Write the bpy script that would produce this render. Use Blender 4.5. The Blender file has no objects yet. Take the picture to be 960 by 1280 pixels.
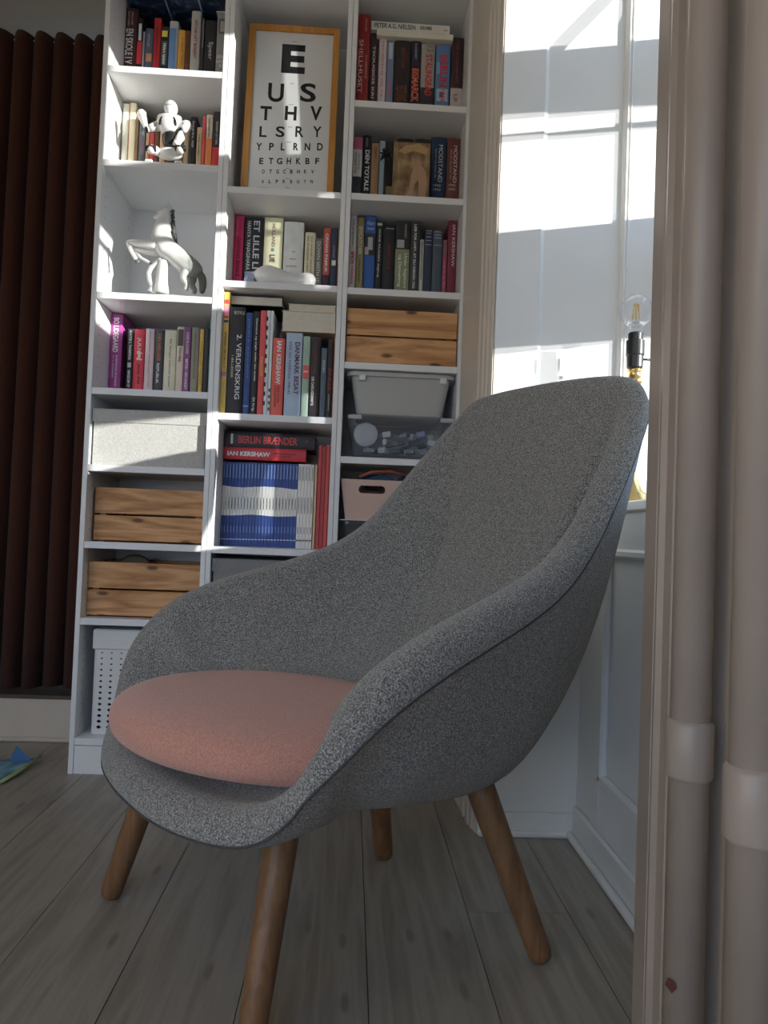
import bpy, bmesh, math, random
from mathutils import Vector, Matrix
random.seed(7)
S = bpy.context.scene
COL = S.collection
# ------------------------------------------------------------------ camera, sky, sun, exposure
CAM = Vector((0.857597, -2.446383, 0.789137)); FPX = 950.0
YAW, PITCH, ROLL = 0.042851, 0.029094, 0.037959
def cam_axes():
    cy, sy = math.cos(YAW), math.sin(YAW); cp, sp = math.cos(PITCH), math.sin(PITCH); cr, sr = math.cos(ROLL), math.sin(ROLL)
    f = Vector((sy*cp, cy*cp, sp)); r = Vector((cy, -sy, 0)); u = r.cross(f)
    return r*cr + u*sr, u*cr - r*sr, f
AX, AU, AF = cam_axes()
cd = bpy.data.cameras.new('camera'); cam = bpy.data.objects.new('camera', cd); COL.objects.link(cam)
cd.sensor_fit = 'VERTICAL'; cd.sensor_height = 32.0; cd.lens = FPX/1280*32.0; cd.clip_start = 0.05
M = Matrix((( AX.x, AU.x, -AF.x, CAM.x), (AX.y, AU.y, -AF.y, CAM.y), (AX.z, AU.z, -AF.z, CAM.z), (0, 0, 0, 1)))
cam.matrix_world = M; S.camera = cam
def at(x, y, Y):                      # a measured point of the photograph on the vertical plane Y = const
    d = AX*((x-480)/FPX) - AU*((y-640)/FPX) + AF
    return CAM + d*((Y-CAM.y)/d.y)
w = bpy.data.worlds.new('sky'); S.world = w; w.use_nodes = True
nt = w.node_tree; nt.nodes.clear()
wo = nt.nodes.new('ShaderNodeOutputWorld'); bg = nt.nodes.new('ShaderNodeBackground')
tc = nt.nodes.new('ShaderNodeTexCoord'); sx = nt.nodes.new('ShaderNodeSeparateXYZ'); cr_ = nt.nodes.new('ShaderNodeValToRGB')
nt.links.new(tc.outputs['Generated'], sx.inputs[0]); nt.links.new(sx.outputs['Z'], cr_.inputs[0])
e = cr_.color_ramp.elements
e[0].position = 0.0; e[0].color = (.20, .21, .22, 1); e[1].position = 1.0; e[1].color = (.36, .58, 1.0, 1)
k = e.new(0.02); k.color = (.54, .73, 1.0, 1)
nt.links.new(cr_.outputs[0], bg.inputs[0]); bg.inputs[1].default_value = 3.55; nt.links.new(bg.outputs[0], wo.inputs[0])
def sun(name, t, tanel, energy, col):
    az = math.atan(t); d = Vector((-math.sin(az), math.cos(az), -tanel)).normalized()
    L = bpy.data.lights.new(name, 'SUN'); L.energy = energy; L.angle = math.radians(.53); L.color = col
    o = bpy.data.objects.new(name, L); COL.objects.link(o); o.rotation_euler = d.to_track_quat('-Z', 'Y').to_euler(); o.location = (3, -3, 3)
sun('sun', 1.80, .136, 9.0, (1, .96, .90))
sun('sun_glint_from_opposite_windows', 1.13, .095, 3.2, (1, .97, .93))   # low sun thrown back by windows across the street
S.view_settings.view_transform = 'Standard'; S.view_settings.look = 'None'; S.view_settings.gamma = 1.0
S.view_settings.use_curve_mapping = False; S.view_settings.exposure = 0.0
def portal(loc, rot, sx_, sy_):
    L = bpy.data.lights.new('window_daylight_portal', 'AREA'); L.shape = 'RECTANGLE'; L.size = sx_; L.size_y = sy_; L.cycles.is_portal = True
    o = bpy.data.objects.new('window_daylight_portal', L); COL.objects.link(o); o.location = loc; o.rotation_euler = rot
portal((1.88, -.73, 1.78), (0, math.radians(90), 0), 1.75, .58)
portal((-.5, -4.28, 1.425), (math.radians(90), 0, 0), 2.2, 1.85)
S.cycles.use_denoising = True
try: S.cycles.denoiser = 'OPENIMAGEDENOISE'
except Exception: pass
S.cycles.max_bounces = 10; S.cycles.diffuse_bounces = 6; S.cycles.transparent_max_bounces = 16
S.cycles.caustics_reflective = False; S.cycles.caustics_refractive = False; S.cycles.sample_clamp_indirect = 6.0

# ------------------------------------------------------------------ materials
def lin(c): return tuple((v/12.92 if v <= .04045 else ((v+.055)/1.055)**2.4) for v in (x/255 for x in c))
class NT:
    def __init__(s, name):
        s.m = bpy.data.materials.new(name); s.m.use_nodes = True; s.t = s.m.node_tree
        s.p = next(n for n in s.t.nodes if n.type == 'BSDF_PRINCIPLED'); s.out = next(n for n in s.t.nodes if n.type == 'OUTPUT_MATERIAL')
    def n(s, ty, **kw):
        n = s.t.nodes.new(ty)
        for k_, v in kw.items():
            if k_ in n.inputs: n.inputs[k_].default_value = v
            else: setattr(n, k_, v)
        return n
    def l(s, a, b): s.t.links.new(a, b)
    def coord(s, scale=(1, 1, 1), kind='Object', rot=(0, 0, 0)):
        c = s.n('ShaderNodeTexCoord'); m = s.n('ShaderNodeMapping'); m.inputs['Scale'].default_value = scale; m.inputs['Rotation'].default_value = rot
        s.l(c.outputs[kind], m.inputs[0]); return m.outputs[0]
    def ramp(s, fac, stops):
        r = s.n('ShaderNodeValToRGB'); el = r.color_ramp.elements
        while len(el) < len(stops): el.new(.5)
        for e_, (p, c) in zip(el, stops): e_.position = p; e_.color = (*c, 1)
        s.l(fac, r.inputs[0]); return r.outputs[0]
    def bump(s, h, strength, dist=.001):
        b = s.n('ShaderNodeBump'); b.inputs['Strength'].default_value = strength; b.inputs['Distance'].default_value = dist
        s.l(h, b.inputs['Height']); s.l(b.outputs[0], s.p.inputs['Normal'])
def paint(name, col, rough=.5, var=.06, scale=6, bump=.05, bscale=60, spec=.4):
    N = NT(name); v = N.coord()
    a = N.n('ShaderNodeTexNoise'); a.inputs['Scale'].default_value = scale; a.inputs['Detail'].default_value = 5; N.l(v, a.inputs['Vector'])
    c0 = tuple(max(0, x*(1-var)) for x in col); c1 = tuple(min(1, x*(1+var)) for x in col)
    N.l(N.ramp(a.outputs[0], [(.3, c0), (.7, c1)]), N.p.inputs['Base Color']); N.p.inputs['Roughness'].default_value = rough
    N.p.inputs['Specular IOR Level'].default_value = spec
    if bump:
        b = N.n('ShaderNodeTexNoise'); b.inputs['Scale'].default_value = bscale; N.l(v, b.inputs['Vector']); N.bump(b.outputs[0], bump, .002)
    return N.m
_cc = {}
def cm(rgb, rough=.5, gain=1.4):          # plain printed / plastic colour from a photographed tone
    key = (tuple(rgb), rough, gain)
    if key not in _cc:
        c = lin(rgb); g_ = .3*c[0]+.6*c[1]+.1*c[2]; c = tuple(min(.84, (x*.86+g_*.14)*gain) for x in c); _cc[key] = paint('print_%02x%02x%02x' % tuple(rgb), c, rough, .05, 25, .03, 200)
    return _cc[key]
def fabric(name, stops, scale, bs, rough=.95, sheen=.3, bumpd=.0015):
    N = NT(name); v = N.coord()
    a = N.n('ShaderNodeTexNoise'); a.inputs['Scale'].default_value = scale; a.inputs['Detail'].default_value = 3; a.inputs['Roughness'].default_value = .7; N.l(v, a.inputs['Vector'])
    N.l(N.ramp(a.outputs[0], stops), N.p.inputs['Base Color']); N.p.inputs['Roughness'].default_value = rough
    N.p.inputs['Specular IOR Level'].default_value = .15
    N.p.inputs['Sheen Weight'].default_value = sheen; N.p.inputs['Sheen Roughness'].default_value = .6
    b = N.n('ShaderNodeTexVoronoi'); b.inputs['Scale'].default_value = bs; N.l(v, b.inputs['Vector']); N.bump(b.outputs[0], .5, bumpd)
    return N.m
def wood(name, dark, light, axis='X', ring=9, rough=.5, knots=True, stretch=14, knotcol=None, kd=.62):
    N = NT(name); sc = {'X': (1, stretch, stretch), 'Y': (stretch, 1, stretch), 'Z': (stretch, stretch, 1)}[axis]
    oi = N.n('ShaderNodeObjectInfo'); v = N.coord(sc)
    ad = N.n('ShaderNodeVectorMath', operation='ADD'); mu = N.n('ShaderNodeVectorMath', operation='SCALE'); mu.inputs[3].default_value = 37.0
    cb = N.n('ShaderNodeCombineXYZ'); [N.l(oi.outputs['Random'], cb.inputs[i]) for i in range(3)]
    N.l(cb.outputs[0], mu.inputs[0]); N.l(v, ad.inputs[0]); N.l(mu.outputs[0], ad.inputs[1])
    a = N.n('ShaderNodeTexNoise'); a.inputs['Scale'].default_value = 1.5; a.inputs['Detail'].default_value = 4; a.inputs['Distortion'].default_value = .4; N.l(ad.outputs[0], a.inputs['Vector'])
    m1 = N.n('ShaderNodeMath', operation='MULTIPLY'); m1.inputs[1].default_value = ring; N.l(a.outputs[0], m1.inputs[0])
    f1 = N.n('ShaderNodeMath', operation='PINGPONG'); f1.inputs[1].default_value = 1.0; N.l(m1.outputs[0], f1.inputs[0])
    g = N.n('ShaderNodeTexNoise'); g.inputs['Scale'].default_value = 9; g.inputs['Detail'].default_value = 6; N.l(ad.outputs[0], g.inputs['Vector'])
    mx = N.n('ShaderNodeMath', operation='MULTIPLY_ADD'); mx.inputs[1].default_value = .55; N.l(f1.outputs[0], mx.inputs[0])
    m2 = N.n('ShaderNodeMath', operation='MULTIPLY'); m2.inputs[1].default_value = .45; N.l(g.outputs[0], m2.inputs[0]); N.l(m2.outputs[0], mx.inputs[2])
    c = N.ramp(mx.outputs[0], [(.15, dark), (.75, light)])
    if knots:
        v2 = N.coord(); s2 = N.n('ShaderNodeSeparateXYZ'); N.l(v2, s2.inputs[0]); c2 = N.n('ShaderNodeCombineXYZ')
        for out_, in_, f_ in {'X': (('X', 0, 5), ('Z', 1, 13)), 'Y': (('X', 0, 13), ('Y', 1, 3.5)), 'Z': (('X', 0, 11), ('Z', 1, 4))}[axis]:
            q2 = N.n('ShaderNodeMath', operation='MULTIPLY'); q2.inputs[1].default_value = f_; N.l(s2.outputs[out_], q2.inputs[0]); N.l(q2.outputs[0], c2.inputs[in_])
        a2 = N.n('ShaderNodeVectorMath', operation='ADD'); N.l(c2.outputs[0], a2.inputs[0]); N.l(mu.outputs[0], a2.inputs[1])
        vo = N.n('ShaderNodeTexVoronoi', voronoi_dimensions='2D'); vo.inputs['Scale'].default_value = 1.0; N.l(a2.outputs[0], vo.inputs['Vector'])
        kf = N.ramp(vo.outputs['Distance'], [(.055, (.9, .9, .9)), (.125, (0, 0, 0))]); sr_ = N.n('ShaderNodeSeparateColor'); N.l(vo.outputs['Color'], sr_.inputs[0]); gt = N.n('ShaderNodeMath', operation='GREATER_THAN'); gt.inputs[1].default_value = kd; N.l(sr_.outputs[0], gt.inputs[0]); km = N.n('ShaderNodeMath', operation='MULTIPLY'); N.l(gt.outputs[0], km.inputs[1]); N.l(kf, km.inputs[0]); kf = km.outputs[0]
        mm = N.n('ShaderNodeMix', data_type='RGBA'); N.l(kf, mm.inputs['Factor']); N.l(c, mm.inputs['A']); mm.inputs['B'].default_value = (*(knotcol or tuple(x*.35 for x in dark)), 1)
        c = mm.outputs['Result']
    N.l(c, N.p.inputs['Base Color']); N.p.inputs['Roughness'].default_value = rough; N.p.inputs['Specular IOR Level'].default_value = .35
    N.bump(g.outputs[0], .12, .001); return N.m
def clear(name, tint=(.9, .93, .95), haze=.12, hazecol=(.7, .74, .78), rough=.08):     # thin clear plastic or glass
    N = NT(name); N.t.nodes.remove(N.p)
    tr = N.n('ShaderNodeBsdfTransparent'); tr.inputs[0].default_value = (*tint, 1)
    df = N.n('ShaderNodeBsdfTranslucent'); df.inputs[0].default_value = (*hazecol, 1)
    df2 = N.n('ShaderNodeBsdfDiffuse'); df2.inputs[0].default_value = (*hazecol, 1)
    gl = N.n('ShaderNodeBsdfGlossy'); gl.inputs['Roughness'].default_value = rough
    lw = N.n('ShaderNodeLayerWeight'); lw.inputs[0].default_value = .5
    pw = N.n('ShaderNodeMath', operation='POWER'); pw.inputs[1].default_value = 2.6; N.l(lw.outputs['Facing'], pw.inputs[0])
    fr = N.n('ShaderNodeMath', operation='MULTIPLY_ADD'); fr.inputs[1].default_value = .7; fr.inputs[2].default_value = .04; N.l(pw.outputs[0], fr.inputs[0])
    a0 = N.n('ShaderNodeMixShader'); a0.inputs[0].default_value = .5; N.l(df.outputs[0], a0.inputs[1]); N.l(df2.outputs[0], a0.inputs[2])
    a = N.n('ShaderNodeMixShader'); a.inputs[0].default_value = haze; N.l(tr.outputs[0], a.inputs[1]); N.l(a0.outputs[0], a.inputs[2])
    b = N.n('ShaderNodeMixShader'); N.l(fr.outputs[0], b.inputs[0]); N.l(a.outputs[0], b.inputs[1]); N.l(gl.outputs[0], b.inputs[2])
    N.l(b.outputs[0], N.out.inputs[0]); return N.m
def metal(name, col, rough=.25):
    N = NT(name); N.p.inputs['Base Color'].default_value = (*col, 1); N.p.inputs['Metallic'].default_value = 1; N.p.inputs['Roughness'].default_value = rough; return N.m
MAT = {}
MAT['wall'] = paint('white_wall_paint', (.80, .80, .78), .55, .03, 3, .12, 40)
MAT['gloss'] = paint('white_gloss_paint', (.80, .80, .78), .28, .03, 4, .10, 25)
MAT['cream'] = paint('cream_gloss_paint', (.66, .60, .52), .4, .05, 5, .15, 30)
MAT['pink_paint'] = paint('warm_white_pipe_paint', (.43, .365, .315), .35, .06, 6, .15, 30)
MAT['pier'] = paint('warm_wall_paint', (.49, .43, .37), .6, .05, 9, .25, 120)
MAT['cream_wall'] = paint('cream_wall_paint', (.78, .68, .54), .6, .03, 3, .1, 40)
MAT['ceil'] = paint('ceiling_paint', (.72, .68, .62), .7, .03, 3, .1, 40)
MAT['melamine'] = paint('white_melamine', (.84, .85, .86), .35, .015, 4, .02, 150)
MAT['step'] = paint('step_paint', (.60, .54, .46), .4, .05, 6, .08, 40)
MAT['curtain'] = fabric('brown_curtain_cloth', [(.3, (.045, .015, .010)), (.7, (.098, .036, .023))], 500, 900, sheen=.06)
MAT['felt'] = fabric('grey_melange_wool', [(.36, (.055, .056, .056)), (.5, (.22, .221, .212)), (.64, (.52, .51, .48))], 400, 420, sheen=.25, bumpd=.002)
MAT['seam'] = paint('dark_seam', (.075, .076, .078), .9, .1, 200, 0)
MAT['coral'] = fabric('coral_pink_weave', [(.3, (.47, .205, .15)), (.7, (.76, .40, .315))], 420, 520, sheen=.35, bumpd=.0015)
MAT['oak'] = wood('oiled_oak', (.17, .088, .042), (.25, .135, .066), 'Z', 5, .42, False, 40)
MAT['pine'] = wood('pine_crate_wood', (.38, .165, .052), (.70, .39, .175), 'X', 11, .5, True, 9, (.10, .04, .018))
MAT['floor'] = wood('whitewashed_pine_board', (.265, .24, .20), (.38, .35, .30), 'Y', 6, .42, True, 16, (.235, .205, .17), .80)
MAT['frame'] = wood('honey_oak_frame', (.50, .22, .05), (.66, .33, .09), 'Z', 4, .4, False, 20)
MAT['linen'] = fabric('light_grey_linen', [(.3, (.42, .42, .40)), (.7, (.66, .66, .63))], 300, 700, sheen=.1)
MAT['box_grey'] = fabric('grey_felt_box_cloth', [(.3, (.24, .24, .24)), (.7, (.36, .36, .355))], 300, 700, sheen=.1)
MAT['porcelain'] = paint('white_porcelain', (.80, .80, .78), .12, .02, 10, 0, spec=.6)
MAT['plastic'] = paint('white_plastic', (.78, .78, .77), .3, .02, 10, .01)
MAT['black'] = paint('black_plastic', (.018, .018, .019), .35, .1, 10, .02)
MAT['brass'] = metal('polished_brass', (.78, .55, .22), .22)
MAT['paper'] = paint('page_paper', (.74, .70, .60), .8, .05, 60, .2, 400)
MAT['sheet'] = paint('chart_card', (.72, .74, .74), .45, .02, 8, .02)
MAT['ink'] = paint('black_ink', (.012, .012, .013), .5, .05, 10, 0)
MAT['pink_bin'] = paint('pale_pink_plastic', (.70, .51, .44), .4, .03, 8, .02)
MAT['milky'] = clear('milky_plastic', (.9, .92, .92), .86, (.90, .91, .90), .25)
MAT['clear'] = clear('clear_plastic', (.95, .96, .98), .06, (.8, .84, .9), .10)
MAT['glass'] = clear('window_glass', (.97, .98, .98), .0, (.8, .8, .8), .0)
MAT['bulb'] = clear('bulb_glass', (.97, .98, 1), .015, (.8, .85, .9), .02)

# ------------------------------------------------------------------ helpers
def put(name, bm, mat, parent=None, smooth=False, off=None):
    me = bpy.data.meshes.new(name); bmesh.ops.recalc_face_normals(bm, faces=bm.faces[:]); bm.to_mesh(me); bm.free()
    return putmesh(name, me, mat, parent, smooth, off)
def putmesh(name, me, mat, parent=None, smooth=False, off=None):
    if mat is not None: me.materials.clear(); [me.materials.append(m_) for m_ in (mat if isinstance(mat, (list, tuple)) else [mat])]
    if smooth: me.polygons.foreach_set('use_smooth', [True]*len(me.polygons))
    o = bpy.data.objects.new(name, me); COL.objects.link(o)
    if parent is not None:
        o.parent = parent
        b = Vector(parent.get('_base', (0, 0, 0)))
        if parent.parent is None: o.location = -b
    return o
def tag(o, label, cat, group=None):
    o['label'] = label; o['category'] = cat
    if group: o['group'] = group
    return o
def thing(name, label, cat, base=(0, 0, 0), group=None):       # Empty at the base; children are modelled in room coordinates
    o = bpy.data.objects.new(name, None); COL.objects.link(o); o.location = base; o['_base'] = tuple(base); o.empty_display_size = .05
    return tag(o, label, cat, group)
def struct(name, base=(0, 0, 0)):
    o = bpy.data.objects.new(name, None); COL.objects.link(o); o['kind'] = 'structure'; o['_base'] = tuple(base); o.location = base; return o
def box(bm, x0, x1, y0, y1, z0, z1, bev=0):
    vs = [bm.verts.new((x, y, z)) for z in (z0, z1) for y in (y0, y1) for x in (x0, x1)]
    fs = [(0, 2, 3, 1), (4, 5, 7, 6), (0, 1, 5, 4), (2, 6, 7, 3), (0, 4, 6, 2), (1, 3, 7, 5)]
    F = [bm.faces.new([vs[i] for i in f]) for f in fs]
    if bev: bmesh.ops.bevel(bm, geom=list({e_ for f in F for e_ in f.edges}), offset=bev, segments=1, affect='EDGES')
def B(name, mat, parent, *b, bev=0, smooth=False):
    bm = bmesh.new(); box(bm, *b, bev=bev); return put(name, bm, mat, parent, smooth)
def lathe(bm, prof, c=(0, 0, 0), n=24, axis='Z', cap=True):
    rings = []
    for r, h in prof:
        ring = []
        for i in range(n):
            a = 2*math.pi*i/n; p = (r*math.cos(a), r*math.sin(a), h)
            if axis == 'Y': p = (p[0], h, p[1])
            if axis == 'X': p = (h, p[0], p[1])
            ring.append(bm.verts.new((c[0]+p[0], c[1]+p[1], c[2]+p[2])))
        rings.append(ring)
    for a, b in zip(rings, rings[1:]):
        for i in range(n): bm.faces.new((a[i], a[(i+1) % n], b[(i+1) % n], b[i]))
    if cap:
        bm.faces.new(rings[0][::-1]); bm.faces.new(rings[-1])
def tube(bm, pts, rad, n=8, closed=False):
    pts = [Vector(p) for p in pts]; rings = []; up = None
    rr = rad if isinstance(rad, (list, tuple)) else [rad]*len(pts)
    for i, p in enumerate(pts):
        if closed: t = (pts[(i+1) % len(pts)]-pts[i-1]).normalized()
        else: t = (pts[min(i+1, len(pts)-1)]-pts[max(i-1, 0)]).normalized()
        if up is None:
            up = Vector((0, 0, 1)) if abs(t.z) < .9 else Vector((1, 0, 0))
        u = (up - t*up.dot(t)).normalized(); up = u; v = t.cross(u)
        rings.append([bm.verts.new(p + (u*math.cos(2*math.pi*j/n)+v*math.sin(2*math.pi*j/n))*rr[i]) for j in range(n)])
    pr = list(zip(rings, rings[1:])) + ([(rings[-1], rings[0])] if closed else [])
    for a, b in pr:
        for j in range(n): bm.faces.new((a[j], a[(j+1) % n], b[(j+1) % n], b[j]))
    if not closed: bm.faces.new(rings[0][::-1]); bm.faces.new(rings[-1])
def ell(bm, c, r, seg=16, ring=10, rot=None):
    m = Matrix.Translation(c) @ (rot.to_4x4() if rot else Matrix.Identity(4)) @ Matrix.Diagonal((*r, 1))
    bmesh.ops.create_uvsphere(bm, u_segments=seg, v_segments=ring, radius=1, matrix=m)
def prism(bm, poly, z0, z1):                  # polygon in XY extruded along Z
    a = [bm.verts.new((x, y, z0)) for x, y in poly]; b = [bm.verts.new((x, y, z1)) for x, y in poly]; n = len(poly)
    for i in range(n): bm.faces.new((a[i], a[(i+1) % n], b[(i+1) % n], b[i]))
    bm.faces.new(a[::-1]); bm.faces.new(b)
def evalmesh(o):
    dg = bpy.context.evaluated_depsgraph_get(); dg.update()
    me = bpy.data.meshes.new_from_object(o.evaluated_get(dg)); old = o.data; bpy.data.objects.remove(o); bpy.data.meshes.remove(old); return me
def skin(verts, edges, radii, sub=2):
    me = bpy.data.meshes.new('skin'); me.from_pydata([tuple(v) for v in verts], edges, []); o = bpy.data.objects.new('skin', me); COL.objects.link(o)
    sk = o.modifiers.new('s', 'SKIN'); sk.use_smooth_shade = True
    if not me.skin_vertices: bpy.context.view_layer.update()
    for i, r in enumerate(radii):
        me.skin_vertices[0].data[i].radius = r if isinstance(r, tuple) else (r, r)
    me.skin_vertices[0].data[0].use_root = True
    ss = o.modifiers.new('u', 'SUBSURF'); ss.levels = sub; ss.render_levels = sub
    return evalmesh(o)
_tx = {}
def text_data(s, bold=.02):
    if (s, bold) not in _tx:
        cu = bpy.data.curves.new('t', 'FONT'); cu.body = s; cu.resolution_u = 4; cu.offset = bold; cu.space_character = 1.0
        o = bpy.data.objects.new('t', cu); me = bpy.data.meshes.new_from_object(o)
        V = [v.co.copy() for v in me.vertices]; P = [tuple(p.vertices) for p in me.polygons]
        x0 = min(v.x for v in V); x1 = max(v.x for v in V); y0 = min(v.y for v in V); y1 = max(v.y for v in V)
        _tx[(s, bold)] = ([((v.x-x0)/(x1-x0), (v.y-y0)/max(1e-6, y1-y0)) for v in V], P, (x1-x0)/max(1e-6, (y1-y0)))
        bpy.data.objects.remove(o); bpy.data.curves.remove(cu); bpy.data.meshes.remove(me)
    return _tx[(s, bold)]
def text_into(V, F, s, fn, bold=.02):         # fn maps (u, v) in 0..1 to a point
    uv, P, _ = text_data(s, bold); b = len(V)
    V += [fn(u, v) for u, v in uv]; F += [tuple(b+i for i in p) for p in P]
def textmesh(name, V, F, mat, parent):
    me = bpy.data.meshes.new(name); me.from_pydata([tuple(v) for v in V], [], F); return putmesh(name, me, mat, parent)

# ------------------------------------------------------------------ room shell
XW, XP, YF, ZC = 1.505, 1.33, -.409, 2.70
XO = 1.82                                         # plane of the window in its niche
fl = struct('floor')
edges = [.918 + .2165*i for i in range(-14, 6)]
for i in range(len(edges)-1):
    x0, x1 = edges[i], edges[i+1]; g = .0009
    cuts = [-4.3] + ([-2.9 + .9*((i*7) % 4)/4] if i % 2 else []) + [.36]
    if i == 15: cuts = [-4.3, -.83, .36]
    for a, b in zip(cuts, cuts[1:]):
        bm = bmesh.new(); box(bm, x0+g, x1-g, a+g, b-g, -.02, random.uniform(-.0006, 0.0)); put('plank', bm, MAT['floor'], fl)
B('subfloor', cm((30, 26, 22)), fl, -2.0, 2.0, -4.35, .95, -.05, -.021)
B('ceiling', MAT['ceil'], None, -2.0, 2.0, -4.35, 1.0, ZC, ZC+.08)['kind'] = 'structure'
def S1(name, mat, *b, bev=0):
    o = B(name, mat, None, *b, bev=bev); o['kind'] = 'structure'; return o
S1('wall_left', MAT['cream_wall'], -2.0, -1.9, -4.35, 1.0, -.05, ZC)
S1('wall_back', MAT['wall'], -.012, 1.95, .352, .45, -.02, ZC)
S1('wall_alcove', MAT['wall'], -1.9, 1.0, .90, 1.0, -.02, ZC)
wr = struct('wall_rear')
for b in ((-1.9, -1.6, 0, ZC), (.6, 1.45, 0, ZC), (-1.6, .6, 0, .5), (-1.6, .6, 2.35, ZC)):
    B('masonry', MAT['cream_wall'], wr, b[0], b[1], -4.35, -4.2, b[2], b[3])
# raised alcove floor behind the curtain with its riser
st = struct('trim_1')
B('riser', MAT['step'], st, -1.9, -.016, .352, .90, 0, .152); B('step_top', cm((70, 58, 48)), st, -1.9, -.016, .345, .90, .152, .166)
B('quarter_round', MAT['step'], st, -1.9, -.016, .335, .352, 0, .016, bev=.005)
# far wall beside the bookcase: plain below, sunk panel above, moulded casing on its left edge
wf = struct('wall_far')
PX0, PX1 = 1.345, 1.577
B('plaster', MAT['wall'], wf, 1.229, XO+.08, YF+.012, .352, -.02, ZC)
B('stile', MAT['gloss'], wf, 1.228, PX0, YF, YF+.0118, .0, ZC, bev=.001); B('stile', MAT['gloss'], wf, PX1+.0125, XO+.08, YF, YF+.0118, .0, ZC, bev=.001)
B('bottom_rail', MAT['gloss'], wf, PX0, PX1, YF+.001, YF+.0118, 0, .93)
bm = bmesh.new()
prism(bm, [(PX0, YF), (PX0+.013, YF+.012), (PX0, YF+.012)], .93, ZC); put('panel_moulding', bm, MAT['gloss'], wf)
bm = bmesh.new()
prism(bm, [(PX1+.012, YF+.004), (PX1+.012, YF-.003), (PX1+.008, YF-.006), (PX1+.003, YF-.003), (PX1-.001, YF-.005), (PX1-.006, YF+.001), (PX1-.010, YF+.012), (PX1+.012, YF+.012)], .93, ZC); put('panel_moulding', bm, MAT['gloss'], wf)
t2 = struct('trim_2')
bm = bmesh.new()      # moulded wall end turning back to the bookcase
prism(bm, [(1.230, YF+.01), (1.224, YF), (1.219, YF+.012), (1.2185, YF+.030), (1.2125, YF+.036), (1.212, YF+.060), (1.2065, YF+.066), (1.206, YF+.095), (1.2095, YF+.102), (1.2095, YF+.118), (1.2045, YF+.124), (1.203, YF+.20), (1.194, -.004), (1.230, -.004)], 0, ZC)
put('casing', bm, MAT['cream'], t2)
bb = struct('baseboard_far')
B('board', MAT['gloss'], bb, 1.224, XW-.014, YF-.012, YF, 0, .062, bev=.003); B('shoe_moulding', MAT['gloss'], bb, 1.224, XW-.028, YF-.028, YF-.012, 0, .018, bev=.006)
# parapet under the window with a framed panel
wp = struct('wall_right')
B('parapet', MAT['gloss'], wp, XW, XO, -1.2, YF, 0, .86)
B('stile', MAT['gloss'], wp, XW-.014, XW, -.585, YF, 0, .86, bev=.002); B('stile', MAT['gloss'], wp, XW-.014, XW, -1.2, -1.09, 0, .86, bev=.002)
B('rail', MAT['gloss'], wp, XW-.0135, XW, -1.09, -.585, 0, .20); B('rail', MAT['gloss'], wp, XW-.0135, XW, -1.09, -.585, .775, .86)
for z0, z1 in ((.20, .222), (.753, .775)): B('panel_moulding', MAT['gloss'], wp, XW-.020, XW, -1.09, -.585, z0, z1, bev=.006)
for y0, y1 in ((-.607, -.585), (-1.09, -1.068)): B('panel_moulding', MAT['gloss'], wp, XW-.020, XW, y0, y1, .20, .775, bev=.006)
br = struct('baseboard_right')
B('board', MAT['gloss'], br, XW-.028, XW-.014, -1.2, YF-.012, 0, .085, bev=.004); B('shoe_moulding', MAT['gloss'], br, XW-.046, XW-.028, -1.2, YF-.012, 0, .020, bev=.006)
# window in the niche (out of the frame to the right)
wi = struct('window_1')
B('window_sill', MAT['gloss'], wi, XW-.03, XO+.03, -1.195, YF-.002, .86, .885, bev=.004)
fr = MAT['gloss']
def wbar(n_, *b): return B(n_, fr, wi, XO, XO+.05, *b, bev=.003)
wbar('window_frame', -1.20, -1.02, .885, 2.66); wbar('window_frame', -.445, YF-.002, .885, 2.66); wbar('window_frame', -1.02, -.445, 2.62, 2.66); wbar('window_frame', -1.02, -.445, .885, .925)
for z0, z1 in ((1.385, 1.715), (2.032, 2.217)): wbar('shadow_board', -1.02, -.445, z0, z1)  # unseen wide boards, added at heights that cast the broad shadow bands
wbar('glazing_bar', -1.02, -.445, 1.970, 1.987)
for z0, z1 in ((.925, 1.385), (1.715, 1.970), (1.987, 2.032), (2.217, 2.62)): B('pane', MAT['glass'], wi, XO+.022, XO+.026, -1.02, -.445, z0, z1)
bm = bmesh.new(); tube(bm, [(XO-.016, -.665, 2.17), (XO-.016, -.49, 2.47)], .013); put('stay_bar', bm, fr, wi)
S1('wall_window_head', MAT['wall'], XP+.1, XO+.08, -1.2, YF+.02, 2.66, ZC)
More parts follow.
